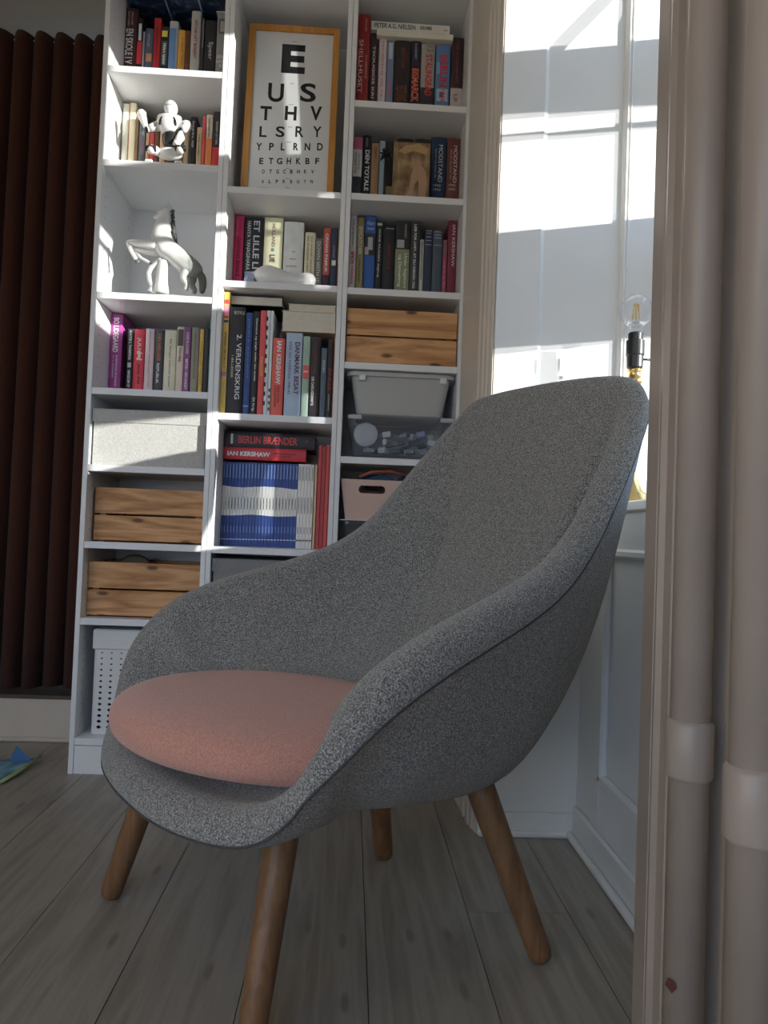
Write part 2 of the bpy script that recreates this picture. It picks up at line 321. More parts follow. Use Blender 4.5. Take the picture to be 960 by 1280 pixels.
# near pier with casing and two heating pipes
wn = struct('wall_pier')
B('plaster', MAT['pier'], wn, XP+.006, 2.0, -4.35, -1.34, -.02, ZC); B('plaster', MAT['wall'], wn, XP+.09, 2.0, -1.34, -1.20, -.02, ZC)
t3 = struct('trim_3')
bm = bmesh.new()
prism(bm, [(XP+.10, -1.215), (XP+.012, -1.225), (XP+.005, -1.232), (XP+.001, -1.285), (XP+.007, -1.291), (XP-.002, -1.298), (XP-.006, -1.312), (XP+.002, -1.318), (XP+.001, -1.345), (XP+.008, -1.350), (XP+.10, -1.35)], 0, ZC)
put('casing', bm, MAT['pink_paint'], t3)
def pipe(xc, yc, r, zc0, zc1, label, chip):
    t = thing('heating_pipe', label, 'pipe', (xc, yc, 0), 'painted heating pipes on the near pier')
    bm = bmesh.new(); lathe(bm, [(r, 0), (r, ZC)], (xc, yc, 0), 28); put('pipe', bm, MAT['pink_paint'], t, True)
    bm = bmesh.new(); R = r*1.17; lathe(bm, [(r, zc0-.006), (R-.001, zc0-.003), (R, zc0), (R, zc1-.003), (R-.002, zc1), (r, zc1+.002)], (xc, yc, 0), 28, cap=False); put('coupling', bm, MAT['pink_paint'], t, True)
    if chip:
        bm = bmesh.new(); p = Vector((xc-r*.86, yc-r*.55, .249))
        n = Vector((-.84, -.54, 0)); u = Vector((.54, -.84, 0))
        vs = []
        for i in range(9):
            a = 2*math.pi*i/9; q = .0078*(1+.18*math.sin(3*i)); uu = u*(math.cos(a)*q); dd = uu.length
            vs.append(bm.verts.new(p + uu + Vector((0, 0, math.sin(a)*q)) + n*.0012 ))
        bm.faces.new(vs); put('paint_chip', bm, cm((88, 48, 38)), t)
    return t
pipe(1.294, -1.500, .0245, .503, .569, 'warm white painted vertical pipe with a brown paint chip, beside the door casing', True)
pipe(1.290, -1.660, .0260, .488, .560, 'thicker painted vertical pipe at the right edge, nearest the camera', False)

# ------------------------------------------------------------------ curtain and its track
tk = thing('curtain_track', 'slim white ceiling track carrying the brown curtain', 'curtain track', (-.9, .45, 2.66))
B('rail', cm((150, 148, 145)), tk, -1.85, -.02, .486, .496, 2.612, 2.622, bev=.002)
for xx in (-1.8, -1.2, -.6, -.06): B('bracket', cm((150, 148, 145)), tk, xx, xx+.012, .488, .494, 2.622, 2.699)
cu = thing('curtain', 'dark brown floor-length pleated curtain hanging left of the bookcases', 'curtain', (-.9, .45, .18))
bm = bmesh.new(); per = .074; n = int(1.82/per*14); rows = [(.180, 1.0), (.8, 1.02), (1.6, 1.0), (2.3, .95), (2.55, .9), (2.60, .85), (2.635, .8)]
grid = []
for z, am in rows:
    r = []
    for i in range(n+1):
        u = i/n; X = -1.84 + 1.82*u; ph = 2*math.pi*(X+1.84)/per
        ph += .55*math.sin(X*9+z*.5)*(2.64-z)/2.6
        yv = .435 + .034*am*math.sin(ph) + .010*math.sin(ph*2+1.1); xv = X + .016*am*math.cos(ph)
        zz = z if z < 2.6 else z - .022*(.5+.5*math.sin(ph+2.0)) + (.012 if z > 2.62 else 0)*math.cos(ph)
        if z < .2: zz += .006*math.sin(X*23)
        r.append(bm.verts.new((xv, yv, zz)))
    grid.append(r)
for a, b in zip(grid, grid[1:]):
    for i in range(n): bm.faces.new((a[i], a[i+1], b[i+1], b[i]))
o = put('cloth', bm, MAT['curtain'], cu, True); md = o.modifiers.new('thick', 'SOLIDIFY'); md.thickness = .003
bm = bmesh.new()
for i in range(24): box(bm, -1.82+per*i, -1.812+per*i, .438, .484, 2.604, 2.608)
h = put('curtain_hooks', bm, MAT['plastic'], cu); h['kind'] = 'stuff'

# ------------------------------------------------------------------ bookcases
DEP, PT, CW, HT = .342, .016, .400, 2.66
SHELF = [[.112, .489, .731, .976, 1.222, 1.530, 1.960, 2.268, 2.625], [.112, .43, .7296, 1.1585, 1.5878, 1.895, 2.61], [.112, .43, .74, 1.035, 1.342, 1.585, 1.896, 2.2034, 2.61]]
LBL = ['left-hand tall white bookcase next to the curtain, holding crates and figurines', 'middle tall white bookcase holding the framed letter chart', 'right-hand tall white bookcase against the window wall, holding plastic tubs']
for c in range(3):
    X0 = c*CW; t = thing('bookcase', LBL[c], 'bookcase', (X0+.2, DEP/2, 0), 'row of tall white bookcases')
    for a in (X0+.0005, X0+CW-PT): B('side_panel', MAT['melamine'], t, a, a+PT-.0005, 0, DEP, 0, HT, bev=.001)
    B('back_panel', MAT['melamine'], t, X0+.002, X0+CW-.002, DEP, DEP+.006, .06, HT)
    B('plinth', MAT['melamine'], t, X0+PT+.0005, X0+CW-PT-.0005, .004, .02, 0, .088)
    for z in SHELF[c]: B('shelf', MAT['melamine'], t, X0+PT+.0004, X0+CW-PT-.0004, .001, DEP-.001, z-.0215, z, bev=.001)
    B('top_board', MAT['melamine'], t, X0+PT, X0+CW-PT, 0, DEP, HT-.02, HT)
    bm = bmesh.new()
    for yy in (.045, .30):
        for i in range(72):
            zz = .14+.035*i
            if any(abs(zz-s_+.01) < .02 for s_ in SHELF[c]): continue
            for xs, sg in ((X0+PT+.0003, 1), (X0+CW-PT-.0008, -1)):
                bmesh.ops.create_circle(bm, cap_ends=True, segments=6, radius=.0026, matrix=Matrix.Translation((xs, yy, zz)) @ Matrix.Rotation(math.pi/2, 4, 'Y'))
    put('peg_holes', bm, cm((70, 70, 74)), t)['kind'] = 'stuff'

# ------------------------------------------------------------------ books
SUBF = ('left bookcase', 'middle bookcase', 'right bookcase')
def cover_bm(w, d, h, rnd=.12, th=.0022):
    """case of a book: local x across the spine (0..w), y into the shelf (spine at 0), z up"""
    bm = bmesh.new(); sp = []
    k_ = 6 if rnd else 1
    for i in range(k_+1):
        u = i/k_; sp.append((w*u, -rnd*w*(4*u*(1-u))*.5 + rnd*w*.25))
    sp[0] = (0, sp[0][1]+.001); sp[-1] = (w, sp[-1][1]+.001)
    out = [(0, d)] + sp + [(w, d)]
    inn = [(w-th, d)] + [(min(max(x, th), w-th), y+th) for x, y in sp[::-1]] + [(th, d)]
    prism(bm, out+inn, 0, h); return bm
def mapper(base, lie, lean=0.0):
    bx_, by_, bz_ = base
    cl, sl = math.cos(lean), math.sin(lean)
    if lie: return lambda x, y, z: (bx_+z, by_+y, bz_+x)
    return lambda x, y, z: (bx_+x*cl+z*sl, by_+y, bz_+z*cl-x*sl)
def book(x0, x1, z0, z1, Y, depth, col, label, group, titles=(), bands=(), lie=False, rnd=.12, rough=.45, flip=False, lean=0.0, name='book'):
    """titles: (text, z from top 0..1, z to, x from 0..1, x to, colour[, bold]); bands: (z from top, z to, colour[, x from, x to])"""
    if lie: base = (x0, Y, z0); w_, h_ = z1-z0, x1-x0
    else: base = (x0, Y, z0); w_, h_ = x1-x0, z1-z0
    t = thing(name, label, 'book', ((x0+x1)/2, Y+depth/2, z0), group); mp = mapper(base, lie, lean); th = .0022 if w_ > .012 else .0009
    fy = (lambda y: depth-y) if flip else (lambda y: y)
    def mapbm(bm):
        for v in bm.verts: v.co = mp(v.co.x, fy(v.co.y), v.co.z)
        return bm
    put('cover', mapbm(cover_bm(w_, depth, h_, rnd, th)), cm(col, rough), t)
    bm = bmesh.new(); box(bm, th, w_-th, th+.001+rnd*w_*.3, depth-.004, .003, h_-.003); put('pages', mapbm(bm), MAT['paper'], t)
    ysurf = lambda u: -rnd*w_*(4*u*(1-u))*.5 + rnd*w_*.25
    for bnd in bands:
        a, b, c = bnd[:3]; xa, xb = bnd[3:5] if len(bnd) > 3 else (.0, 1.0)
        bm = bmesh.new(); k_ = 6 if rnd else 1
        vv = []
        for i in range(k_+1):
            u = xa+(xb-xa)*i/k_; vv.append([bm.verts.new(mp(w_*u, ysurf(u)-.0007, zz)) for zz in ((1-b)*h_, (1-a)*h_)])
        for p, q in zip(vv, vv[1:]): bm.faces.new((p[0], q[0], q[1], p[1]))
        put('spine_panel', bm, cm(c, rough), t)
    groups_ = {}
    for q_, tt in enumerate(titles): groups_[q_] = [tt]
    for c, ts in ((tuple(v_[0][5]), v_) for v_ in groups_.values()):
        V, F = [], []
        for tt in ts:
            s_, za, zb, xa, xb = tt[:5]; bold = tt[6] if len(tt) > 6 else .018
            if lie:    # reads left to right along the spine: za..zb measured from the left end, xa..xb from the bottom
                fn = lambda u, v: mp(w_*(xa+(xb-xa)*v), ysurf(xa+(xb-xa)*v)-.0013, h_*(za+(zb-za)*u))
            elif len(tt) > 7 and tt[7] == 'h':
                fn = lambda u, v: mp(w_*(xa+(xb-xa)*u), ysurf(xa+(xb-xa)*u)-.0013, h_*(1-zb+(zb-za)*v))
            else:
                fn = lambda u, v: mp(w_*(xa+(xb-xa)*v), ysurf(xa+(xb-xa)*v)-.0013, h_*(1-za-(zb-za)*u))
            text_into(V, F, s_, fn, bold)
        textmesh('title', V, F, cm(c, .5, 1.4), t)
    return t
def visible(kw, r):     # spine positions are measured on the part of the spine seen above the shelf edge
    f = lambda v: v*r
    if 'titles' in kw: kw['titles'] = [(t_[0], f(t_[1]), f(t_[2])) + tuple(t_[3:]) for t_ in kw['titles']]
    if 'bands' in kw: kw['bands'] = [(f(b_[0]), 1 if b_[1] >= .99 else f(b_[1])) + tuple(b_[2:]) for b_ in kw['bands']]
    return kw
def row(org, sc, zb, Y, depth, yb, group, items):
    """a shelf of books measured in one enlarged view of the photograph: org/sc place the view, yb = base line there"""
    for it in items:
        a, b, top, col, label = it[:5]; kw = dict(it[5]) if len(it) > 5 else {}
        y0 = yb[0] + (yb[1]-yb[0])*((a+b)/2-yb[2])/(yb[3]-yb[2])
        yy = kw.pop('Y', Y); dd = kw.pop('depth', depth)
        xa = at(a/sc+org[0], y0/sc+org[1], yy).x; xb = at(b/sc+org[0], y0/sc+org[1], yy).x
        zt = at((a+b)/2/sc+org[0]+3, top/sc+org[1], yy).z
        zv = at((a+b)/2/sc+org[0], y0/sc+org[1], yy).z; kw = visible(kw, (zt-zv)/(zt-zb))
        ci = int((xa+xb)/2/CW); xa = max(xa, ci*CW+PT+.0008); xb = min(xb, (ci+1)*CW-PT-.0008)
        up = [z_ for z_ in SHELF[ci] if z_ > zb+.01]
        if up: zt = min(zt, min(up)-.0245)
        book(xa+.0004, xb-.0004, zb+.0003, zt, yy, dd, col, label, group, **kw)
W_ = (235, 232, 225)
ZA = SHELF[0]; ZB = SHELF[1]; ZD = SHELF[2]
# left bookcase, top row
row((110, 0), 5.053, ZA[7], .155, .16, (405, 440, 215, 862), 'books on the top shelf of the left bookcase', [
 (217, 300, 52, (74, 42, 42), 'maroon book with big white title EN SKOLE I V, leftmost on its shelf', dict(titles=[('EN SKOLE I V', .37, .995, .08, .72, W_, .03), ('BIRGITTE KOSMUS', .06, .32, .2, .36, (190, 150, 150)), ('VIBEKE HASSE', .06, .30, .5, .66, (190, 150, 150))])),
 (303, 336, 115, (38, 36, 40), 'black book with a white and a red spine block, beside the maroon EN SKOLE book', dict(bands=[(.12, .48, (205, 205, 200), .2, .8), (.50, .98, (215, 30, 50))])),
 (338, 352, 200, (150, 152, 158), 'thin silver-grey book between black-red and slate books'),
 (354, 404, 180, (82, 88, 112), 'slate-blue paperback with an orange patch near its foot', dict(bands=[(.68, .9, (190, 130, 90), .2, .9)], titles=[('TOTE LEIF', .15, .5, .3, .6, (150, 155, 170))])),
 (406, 451, 114, (172, 28, 36), 'bright red book with faint lettering, beside the slate-blue paperback', dict(titles=[('BERETNINGER FRA EN TID', .2, .8, .35, .6, (110, 20, 25))])),
 (453, 501, 170, (44, 44, 46), 'black book with a yellow sticker and white title', dict(bands=[(.1, .26, (215, 190, 40), .1, .85), (.36, .98, (70, 84, 82), .1, .9)], titles=[('Hitlers hjælper', .42, .97, .2, .75, W_, .03)])),
 (504, 560, 134, (168, 174, 178), 'grey book with a blue spine, beside the orange one', dict(bands=[(.16, .99, (98, 138, 190), .0, .8)])),
 (562, 606, 190, (236, 152, 34), 'orange-yellow paperback on the top left shelf', dict(titles=[('EN MAND I VREDE', .2, .95, .5, .8, (190, 105, 20))])),
 (608, 637, 195, (112, 74, 48), 'brown narrow paperback right of the orange one', dict(titles=[('FORTÆLLINGER', .1, .9, .3, .7, (70, 44, 30))])),
 (640, 699, 70, (176, 176, 174), 'tall grey book with a dark red title', dict(titles=[('HITCHE DET BESEJRET', .16, .84, .28, .68, (150, 40, 44), .03)])),
 (702, 724, 112, (64, 62, 68), 'thin dark grey book with a tan strip, beside the tall grey one', dict(bands=[(.04, .6, (130, 120, 105), .5, .9)])),
 (727, 798, 130, (50, 50, 54), 'charcoal book with the white word Speer', dict(titles=[('Speer', .45, .82, .3, .8, W_, .0)])),
 (803, 860, 90, (142, 142, 140), 'grey book with a portrait and white capitals, rightmost on its shelf', dict(titles=[('ANNA', .74, .81, .12, .95, W_, .02, 'h'), ('LASS', .83, .89, .05, .95, W_, .02, 'h'), ('KE', .91, .97, .45, .95, W_, .02, 'h')], bands=[(.09, .36, (96, 96, 96), .2, .95), (.13, .32, (178, 172, 164), .38, .8)])),
])
# left bookcase, second row (behind the robot)
row((110, 0), 5.053, ZA[6], .16, .155, (1000, 1030, 205, 840), 'books behind the robot in the left bookcase', [
 (207, 245, 655, (226, 212, 184), 'cream paperback, leftmost behind the robot'),
 (247, 290, 650, (212, 196, 160), 'pale tan paperback with a thin red line', dict(bands=[(0, 1, (170, 70, 60), .0, .08)])),
 (292, 312, 735, (122, 90, 58), 'brown narrow paperback left of the robot'),
 (315, 357, 705, (78, 84, 88), 'dark grey book with a white head, left of the robot', dict(bands=[(0, .14, (190, 190, 188)), (.5, .9, (110, 90, 105), .3, .9)])),
 (360, 384, 840, (170, 130, 90), 'short tan paperback by the raised arm of the robot'),
 (386, 415, 838, (188, 52, 62), 'short red paperback by the raised arm of the robot'),
 (417, 446, 732, (92, 62, 42), 'dark brown book just left of the robot chest'),
 (448, 480, 742, (190, 152, 110), 'tan book just behind the robot shoulder'),
 (482, 540, 765, (70, 56, 48), 'dark brown thick book hidden behind the robot waist'),
 (542, 598, 770, (120, 100, 82), 'grey-brown thick book behind the robot right side'),
 (600, 632, 760, (178, 158, 124), 'tan paperback right of the robot'),
 (635, 676, 738, (46, 46, 50), 'charcoal paperback with white lettering, right of the robot', dict(titles=[('Svend fire, SEJR', .1, .7, .3, .65, W_)])),
 (680, 712, 805, (192, 168, 124), 'short beige paperback right of the robot', dict(titles=[('SVEND HANSEN', .2, .8, .3, .6, (90, 70, 50))])),
 (714, 735, 735, (204, 72, 82), 'thin coral-red paperback right of the robot'),
 (737, 777, 725, (196, 180, 160), 'beige paperback with an orange lower half', dict(bands=[(.5, 1, (224, 118, 42))], titles=[('ALMOST EVERYTHING', .08, .48, .3, .6, (90, 70, 60))])),
 (780, 834, 705, (46, 42, 42), 'black paperback with a red foot, rightmost behind the robot', dict(bands=[(.7, 1, (190, 36, 48))], titles=[('SANDRA GITTEMS', .2, .65, .35, .6, (170, 170, 165))])),
])
# left bookcase, fourth row
row((100, 370), 5.333, ZA[4], .155, .165, (610, 640, 185, 862), 'books on the fourth shelf of the left bookcase', [
 (184, 264, 120, (158, 58, 138), 'tall purple book with a white title, leftmost on its shelf', dict(titles=[('BO LIDEGAARD', .05, .52, .25, .72, W_, .03), ('EN FORTÆLLING OM DANMARK', .56, .98, .55, .72, (225, 200, 220)), ('DET 20. ÅRHUNDREDE', .56, .86, .3, .44, (225, 200, 220))])),
 (300, 342, 218, (40, 40, 42), 'black paperback with white capitals and a small star, beside the purple book', dict(titles=[('HUNTER S. THOMPSON', .03, .52, .3, .72, W_), ('KINGDOM OF', .70, .98, .3, .72, W_)], bands=[(.57, .65, (170, 170, 165), .2, .8)])),
 (345, 416, 222, (206, 42, 66), 'crimson paperback with cream lettering', dict(titles=[('JULI', .14, .34, .3, .7, W_, .01), ('død', .36, .52, .3, .85, (240, 225, 170), .05), ('Jens Piil', .58, .92, .4, .7, (90, 20, 30))])),
 (420, 480, 218, (228, 186, 192), 'pale pink hardback with grey lettering', dict(titles=[('BERETNINGEN OM DEN SKJULTE FUGL', .05, .97, .42, .62, (150, 110, 125))], rnd=.25)),
 (485, 546, 228, (66, 70, 78), 'dark slate book with orange and white lettering', dict(titles=[('DEN NERVØSE', .06, .52, .3, .7, (190, 100, 50)), ('REPUBLIK', .56, .9, .3, .6, W_)], rnd=.2)),
 (549, 628, 228, (206, 202, 178), 'cream thick paperback with dark italic lettering', dict(titles=[('Så længe månen lyser', .15, .95, .42, .62, (60, 58, 55), .0)])),
 (631, 679, 206, (216, 192, 176), 'pinkish-beige paperback with a dark picture at its top', dict(bands=[(.04, .3, (76, 68, 64), .1, .9)], titles=[('Nordea', .33, .55, .35, .75, (70, 60, 60))])),
 (681, 724, 208, (134, 72, 134), 'violet paperback with white capitals', dict(titles=[('STINE PILGAARD', .08, .42, .3, .7, W_), ('METER I SEKUNDET', .5, .98, .3, .7, W_)])),
 (728, 780, 210, (136, 136, 120), 'grey-green hardback with faint dark lettering', dict(titles=[('DEN SKANDINAVISKE DRØM', .1, .8, .4, .6, (90, 90, 80))], rnd=.22)),
 (783, 809, 222, (216, 172, 64), 'yellow paperback between grey-green and black books', dict(titles=[('LYSTEN OG FALDET', .2, .9, .3, .7, (160, 110, 30))])),
 (812, 846, 214, (46, 44, 44), 'black book right of the yellow paperback'),
 (848, 866, 150, (62, 134, 138), 'tall thin teal book, rightmost on its shelf'),
])
# middle bookcase, second row
row((270, 240), 5.647, ZB[4], .165, .16, (617, 665, 115, 870), 'books behind the bone ornament in the middle bookcase', [
 (116, 182, 166, (204, 26, 96), 'magenta book, leftmost behind the bone ornament', dict(titles=[('DØDENS ENGLE', .35, .95, .3, .7, (120, 10, 45)), ('FORFATTER SILK', .05, .32, .2, .4, (240, 120, 160))])),
 (186, 322, 182, (50, 47, 50), 'very thick black book with white title ET LILLE LIV', dict(titles=[('ET LILLE LIV', .05, .93, .48, .80, W_, .02), ('HANYA YANAGIHARA', .06, .84, .14, .34, (215, 212, 208), .015)], bands=[(.86, .99, (150, 160, 190), .1, .6)], rnd=.06)),
 (326, 458, 180, (216, 202, 164), 'thick tan paperback with brown capitals', dict(titles=[('HOLLAND', .1, .46, .42, .6, (110, 90, 70)), ('LIE', .58, .70, .34, .62, (60, 50, 45), .03)], bands=[(.48, .53, (80, 140, 150), .4, .56)], rnd=.05)),
 (466, 606, 212, (200, 204, 210), 'thick silver-white hardback with small black lettering', dict(bands=[(.42, .97, (214, 214, 208), .1, .92)], titles=[('NOA', .48, .50, .45, .6, (60, 60, 60), .02, 'h'), ('MUDDI V', .60, .62, .35, .68, (60, 60, 60), .02, 'h'), ('DE SENESTE', .72, .74, .15, .7, (60, 60, 60), .02, 'h')], rnd=.10)),
 (616, 690, 286, (214, 200, 166), 'tan paperback with two lines of brown lettering', dict(titles=[('EN KVINDES HISTORIE', .08, .95, .2, .38, (140, 110, 80)), ('OG ANDRE TEKSTER', .08, .8, .58, .72, (140, 110, 80))])),
 (693, 742, 334, (108, 108, 108), 'mottled black-and-white paperback, short', dict(titles=[('DOWN WITH IT', .05, .95, .2, .7, (190, 190, 185))])),
 (746, 797, 254, (178, 74, 62), 'brick-red paperback with white capitals and a dark foot', dict(bands=[(.82, 1, (60, 45, 60))], titles=[('ORHAN PAMUK', .10, .78, .28, .7, W_, .03)])),
 (800, 848, 256, (48, 58, 78), 'navy book with a white medallion', dict(bands=[(.56, .65, (205, 205, 195), .2, .8)], titles=[('SORGENS BØR', .3, .52, .35, .6, (130, 140, 160))])),
 (851, 868, 270, (190, 146, 56), 'gold book with a rust-red foot, rightmost behind the bone ornament', dict(bands=[(.6, 1, (170, 80, 50))])),
])
# middle bookcase, third row
row((260, 350), 5.647, ZB[3], .03, .23, (935, 975, 78, 885), 'books on the third shelf of the middle bookcase', [
 (80, 119, 82, (236, 168, 44), 'tall yellow book with little flags on its spine, leftmost on its shelf', dict(bands=[(.065, .10, (200, 40, 40), .1, .9), (.11, .2, (200, 120, 160), .1, .9), (.2, .22, (190, 40, 45), .1, .9), (.235, .255, (40, 60, 110), .1, .9), (.66, .7, (170, 100, 160), .1, .9)], titles=[('OPGØRET OM DEN 2. V', .33, .63, .3, .7, (110, 70, 20))], rnd=0)),
 (122, 236, 190, (38, 35, 35), 'large black book with white title 2. VERDENSKRIG', dict(titles=[('2. VERDENSKRIG', .26, .87, .52, .82, W_, .01), ('I BILLEDER', .46, .67, .24, .36, (200, 198, 190), .0), ('BOYLE', .04, .07, .3, .95, (190, 188, 180), .0, 'h')], rnd=.06)),
 (240, 288, 230, (38, 68, 132), 'royal blue book with faint gold lettering', dict(titles=[('JOHN F. KENNEDY', .06, .66, .3, .66, (110, 130, 170), .0)], bands=[(.92, .93, (150, 160, 190), .1, .9)])),
 (291, 338, 222, (36, 34, 36), 'black book with a small white two-line title', dict(titles=[('Danmark og engle under den kolde', .07, .68, .4, .72, W_), ('DI Krig', .84, .97, .3, .75, W_)])),
 (341, 384, 215, (224, 66, 66), 'red book with a gold title, beside the small-titled black book', dict(titles=[('PANZER', .45, .64, .25, .75, (220, 160, 60))])),
 (386, 410, 214, (226, 224, 218), 'thin white magazine with a black edge pattern', dict(bands=[(.06+.09*i, .10+.09*i, (40, 40, 42), .0, .45) for i in range(10)], rnd=0)),
 (412, 434, 216, (196, 204, 206), 'thin pale grey magazine beside the red-orange book', dict(bands=[(.75+.06*i, .78+.06*i, (60, 60, 64), .3, .9) for i in range(4)], rnd=0)),
 (438, 522, 410, (226, 78, 60), 'red-orange book with large white capitals', dict(titles=[('IAN KERSHAW', .04, .60, .34, .74, W_, .035), ('DEN STORE', .62, .84, .52, .68, (120, 40, 35)), ('KATASTROFE', .62, .9, .26, .42, (120, 40, 35))], rnd=.08)),
 (530, 646, 374, (152, 172, 196), 'light blue thick book titled DANMARK BESAT', dict(titles=[('DANMARK BESAT', .11, .74, .56, .86, (92, 44, 70), .02), ('KRIG OG HVERDAG 1940-45', .11, .74, .2, .36, (80, 80, 120), .01)], rnd=.08)),
 (651, 702, 398, (142, 168, 152), 'sage green book with a red label', dict(bands=[(.36, .53, (205, 75, 70), .1, .95), (.43, .45, (230, 200, 190), .2, .8)])),
 (705, 778, 402, (44, 38, 36), 'black book with white title DE DØDSDØMTE', dict(titles=[('DE DØDSDØMTE', .5, .86, .2, .46, W_, .02), ('KARSTEN HØM', .08, .45, .4, .6, (120, 50, 45))])),
 (782, 824, 480, (80, 94, 110), 'short slate-blue book on the third middle shelf', dict(titles=[('KRIGEN', .18, .35, .3, .7, (180, 190, 200))])),
 (827, 868, 418, (40, 36, 38), 'black book with red word ANNA', dict(titles=[('ANNA', .36, .66, .25, .8, (150, 40, 46), .02), ('og Kommandanten', .7, .92, .35, .6, (190, 188, 182))])),
 (871, 881, 404, (190, 106, 44), 'thin orange-brown book, rightmost on the third middle shelf', dict(rnd=0)),
])
def lying(org, sc, x0, x1, y0, y1, Y, depth, col, label, group, zfix=None, **kw):
    zb = at((x0+x1)/2/sc+org[0], y1/sc+org[1], Y).z if zfix is None else zfix
    zt = zb + (y1-y0)/sc/FPX*(Y-CAM.y)
    a = at(x0/sc+org[0], (y0+y1)/2/sc+org[1], Y).x; b = at(x1/sc+org[0], (y0+y1)/2/sc+org[1], Y).x
    ci = int((a+b)/2/CW); a = max(a, ci*CW+PT+.001); b = min(b, (ci+1)*CW-PT-.001)
    book(a, b, zb, zt, Y, depth, col, label, group, lie=True, **kw); return zt
gl = 'books lying on the third middle row'
lying((260, 350), 5.647, 150, 528, 112, 182, .06, .18, (30, 29, 30), 'thick book lying on the tall black books, white page edges facing out', gl, flip=True, rnd=.05)
zt = lying((260, 350), 5.647, 520, 905, 220, 368, .045, .17, (196, 176, 156), 'beige block-shaped book lying with its page edges outward, lower of two', gl, flip=True, rnd=.02)
lying((260, 350), 5.647, 566, 905, 155, 212, .06, .16, (206, 198, 170), 'cream thin book lying on top of the beige one', gl, zfix=zt+.0004, flip=True, rnd=.03)
# middle bookcase, magazines
gm = 'magazines in the blue-white row'
org, sc = (260, 510), 5.565
YM = .15
BL, WH = (44, 74, 142), (206, 208, 198)
n_ = 24
_t = 'first second third fourth fifth sixth seventh eighth ninth tenth eleventh twelfth thirteenth fourteenth fifteenth sixteenth seventeenth eighteenth nineteenth twentieth twenty-first twenty-second twenty-third last'.split()
ORD = [q + ' from the left' if q != 'last' else 'rightmost' for q in _t]
for i in range(n_+5):
    a = 76 + 22.1*i; b = a+21.6
    if i >= n_: a += 1; b += 1
    yb = 957 + (a-75)*.021
    xa = at(a/sc+org[0], yb/sc+org[1], YM).x; xb = at(b/sc+org[0], yb/sc+org[1], YM).x
    top = 372 + .035*(a-76) + random.uniform(-2, 2); zt = at((a+20)/sc+org[0], top/sc+org[1], YM).z
    w1 = .288 + .010*math.sin(i*.36-.4) + .008*(i/24); w2 = .632 + .007*math.sin(i*.38+1)
    if i < n_:
        bands = [(w1, w2, WH), (.02, .19, (96, 124, 178), .35, .8), (.42, .56, (150, 152, 148), .35, .6), (.76, .84, (86, 110, 168), .3, .7), (.915, .925, (190, 200, 215), .1, .9)]
        lab = ('blue magazine with a white band on its spine, %s in its row' % ORD[i], (36+random.randint(-5, 5), 64+random.randint(-6, 6), 132+random.randint(-8, 10)))
    else:
        bands = [(.03, .2, (150, 152, 150), .3, .7), (.4, .6, (140, 140, 140), .3, .6), (.76, .84, (150, 150, 160), .3, .7), (.91, .93, (90, 90, 110), .1, .9)]
        lab = ('plain whitish magazine, %s of five before the red booklets' % ORD[i-n_], WH)
    xa = max(xa, CW+PT+.001)
    zv = at(a/sc+org[0], yb/sc+org[1], YM).z; bands = visible(dict(bands=bands), (zt-zv)/(zt-ZB[2]))['bands']
    book(xa+.0002, xb-.0002, ZB[2]+.0003, zt, YM+random.uniform(0, .003), .16, lab[1], lab[0], gm if i < n_ else 'plain whitish magazines', bands=bands, rnd=0, name='magazine')
row(org, sc, ZB[2], .13, .17, (975, 985, 720, 850), 'red booklets beside the magazines', [
 (722, 738, 395, (188, 160, 120), 'thin tan booklet between the whitish magazines and the red booklets', dict(rnd=0)),
 (742, 766, 258, (172, 48, 46), 'red booklet with a worn spine, leftmost of four', dict(rnd=0)),
 (768, 794, 268, (156, 38, 40), 'red booklet slightly shorter than its neighbours, second of four', dict(rnd=0)),
 (796, 820, 256, (186, 58, 50), 'lighter red booklet, third of four', dict(rnd=0)),
 (822, 846, 262, (164, 44, 44), 'red booklet touching the right side panel', dict(rnd=0)),
])
zt = lying(org, sc, 112, 682, 284, 368, .14, .16, (188, 32, 42), 'red book lying on the magazines with large white capitals', 'books lying on the magazines', zfix=at(300/sc+org[0], 366/sc+org[1], .14).z+.003, rnd=.08,
      titles=[('IAN KERSHAW', .04, .56, .28, .66, W_, .04), ('HVORDAN MAN OPLEVER', .60, .88, .5, .64, (120, 20, 28)), ('DET NAZISTISKE', .64, .82, .26, .4, (120, 20, 28))])
lying(org, sc, 108, 742, 168, 276, .14, .17, (42, 36, 38), 'thick black book titled BERLIN BRÆNDER lying on the red one', 'books lying on the magazines', zfix=zt+.0004, rnd=.06,
      titles=[('BERLIN BRÆNDER', .16, .81, .26, .72, (196, 48, 44), .01), ('/', .90, .93, .4, .6, (196, 48, 44))], bands=[(.9, .925, (200, 200, 196), .2, .85)])
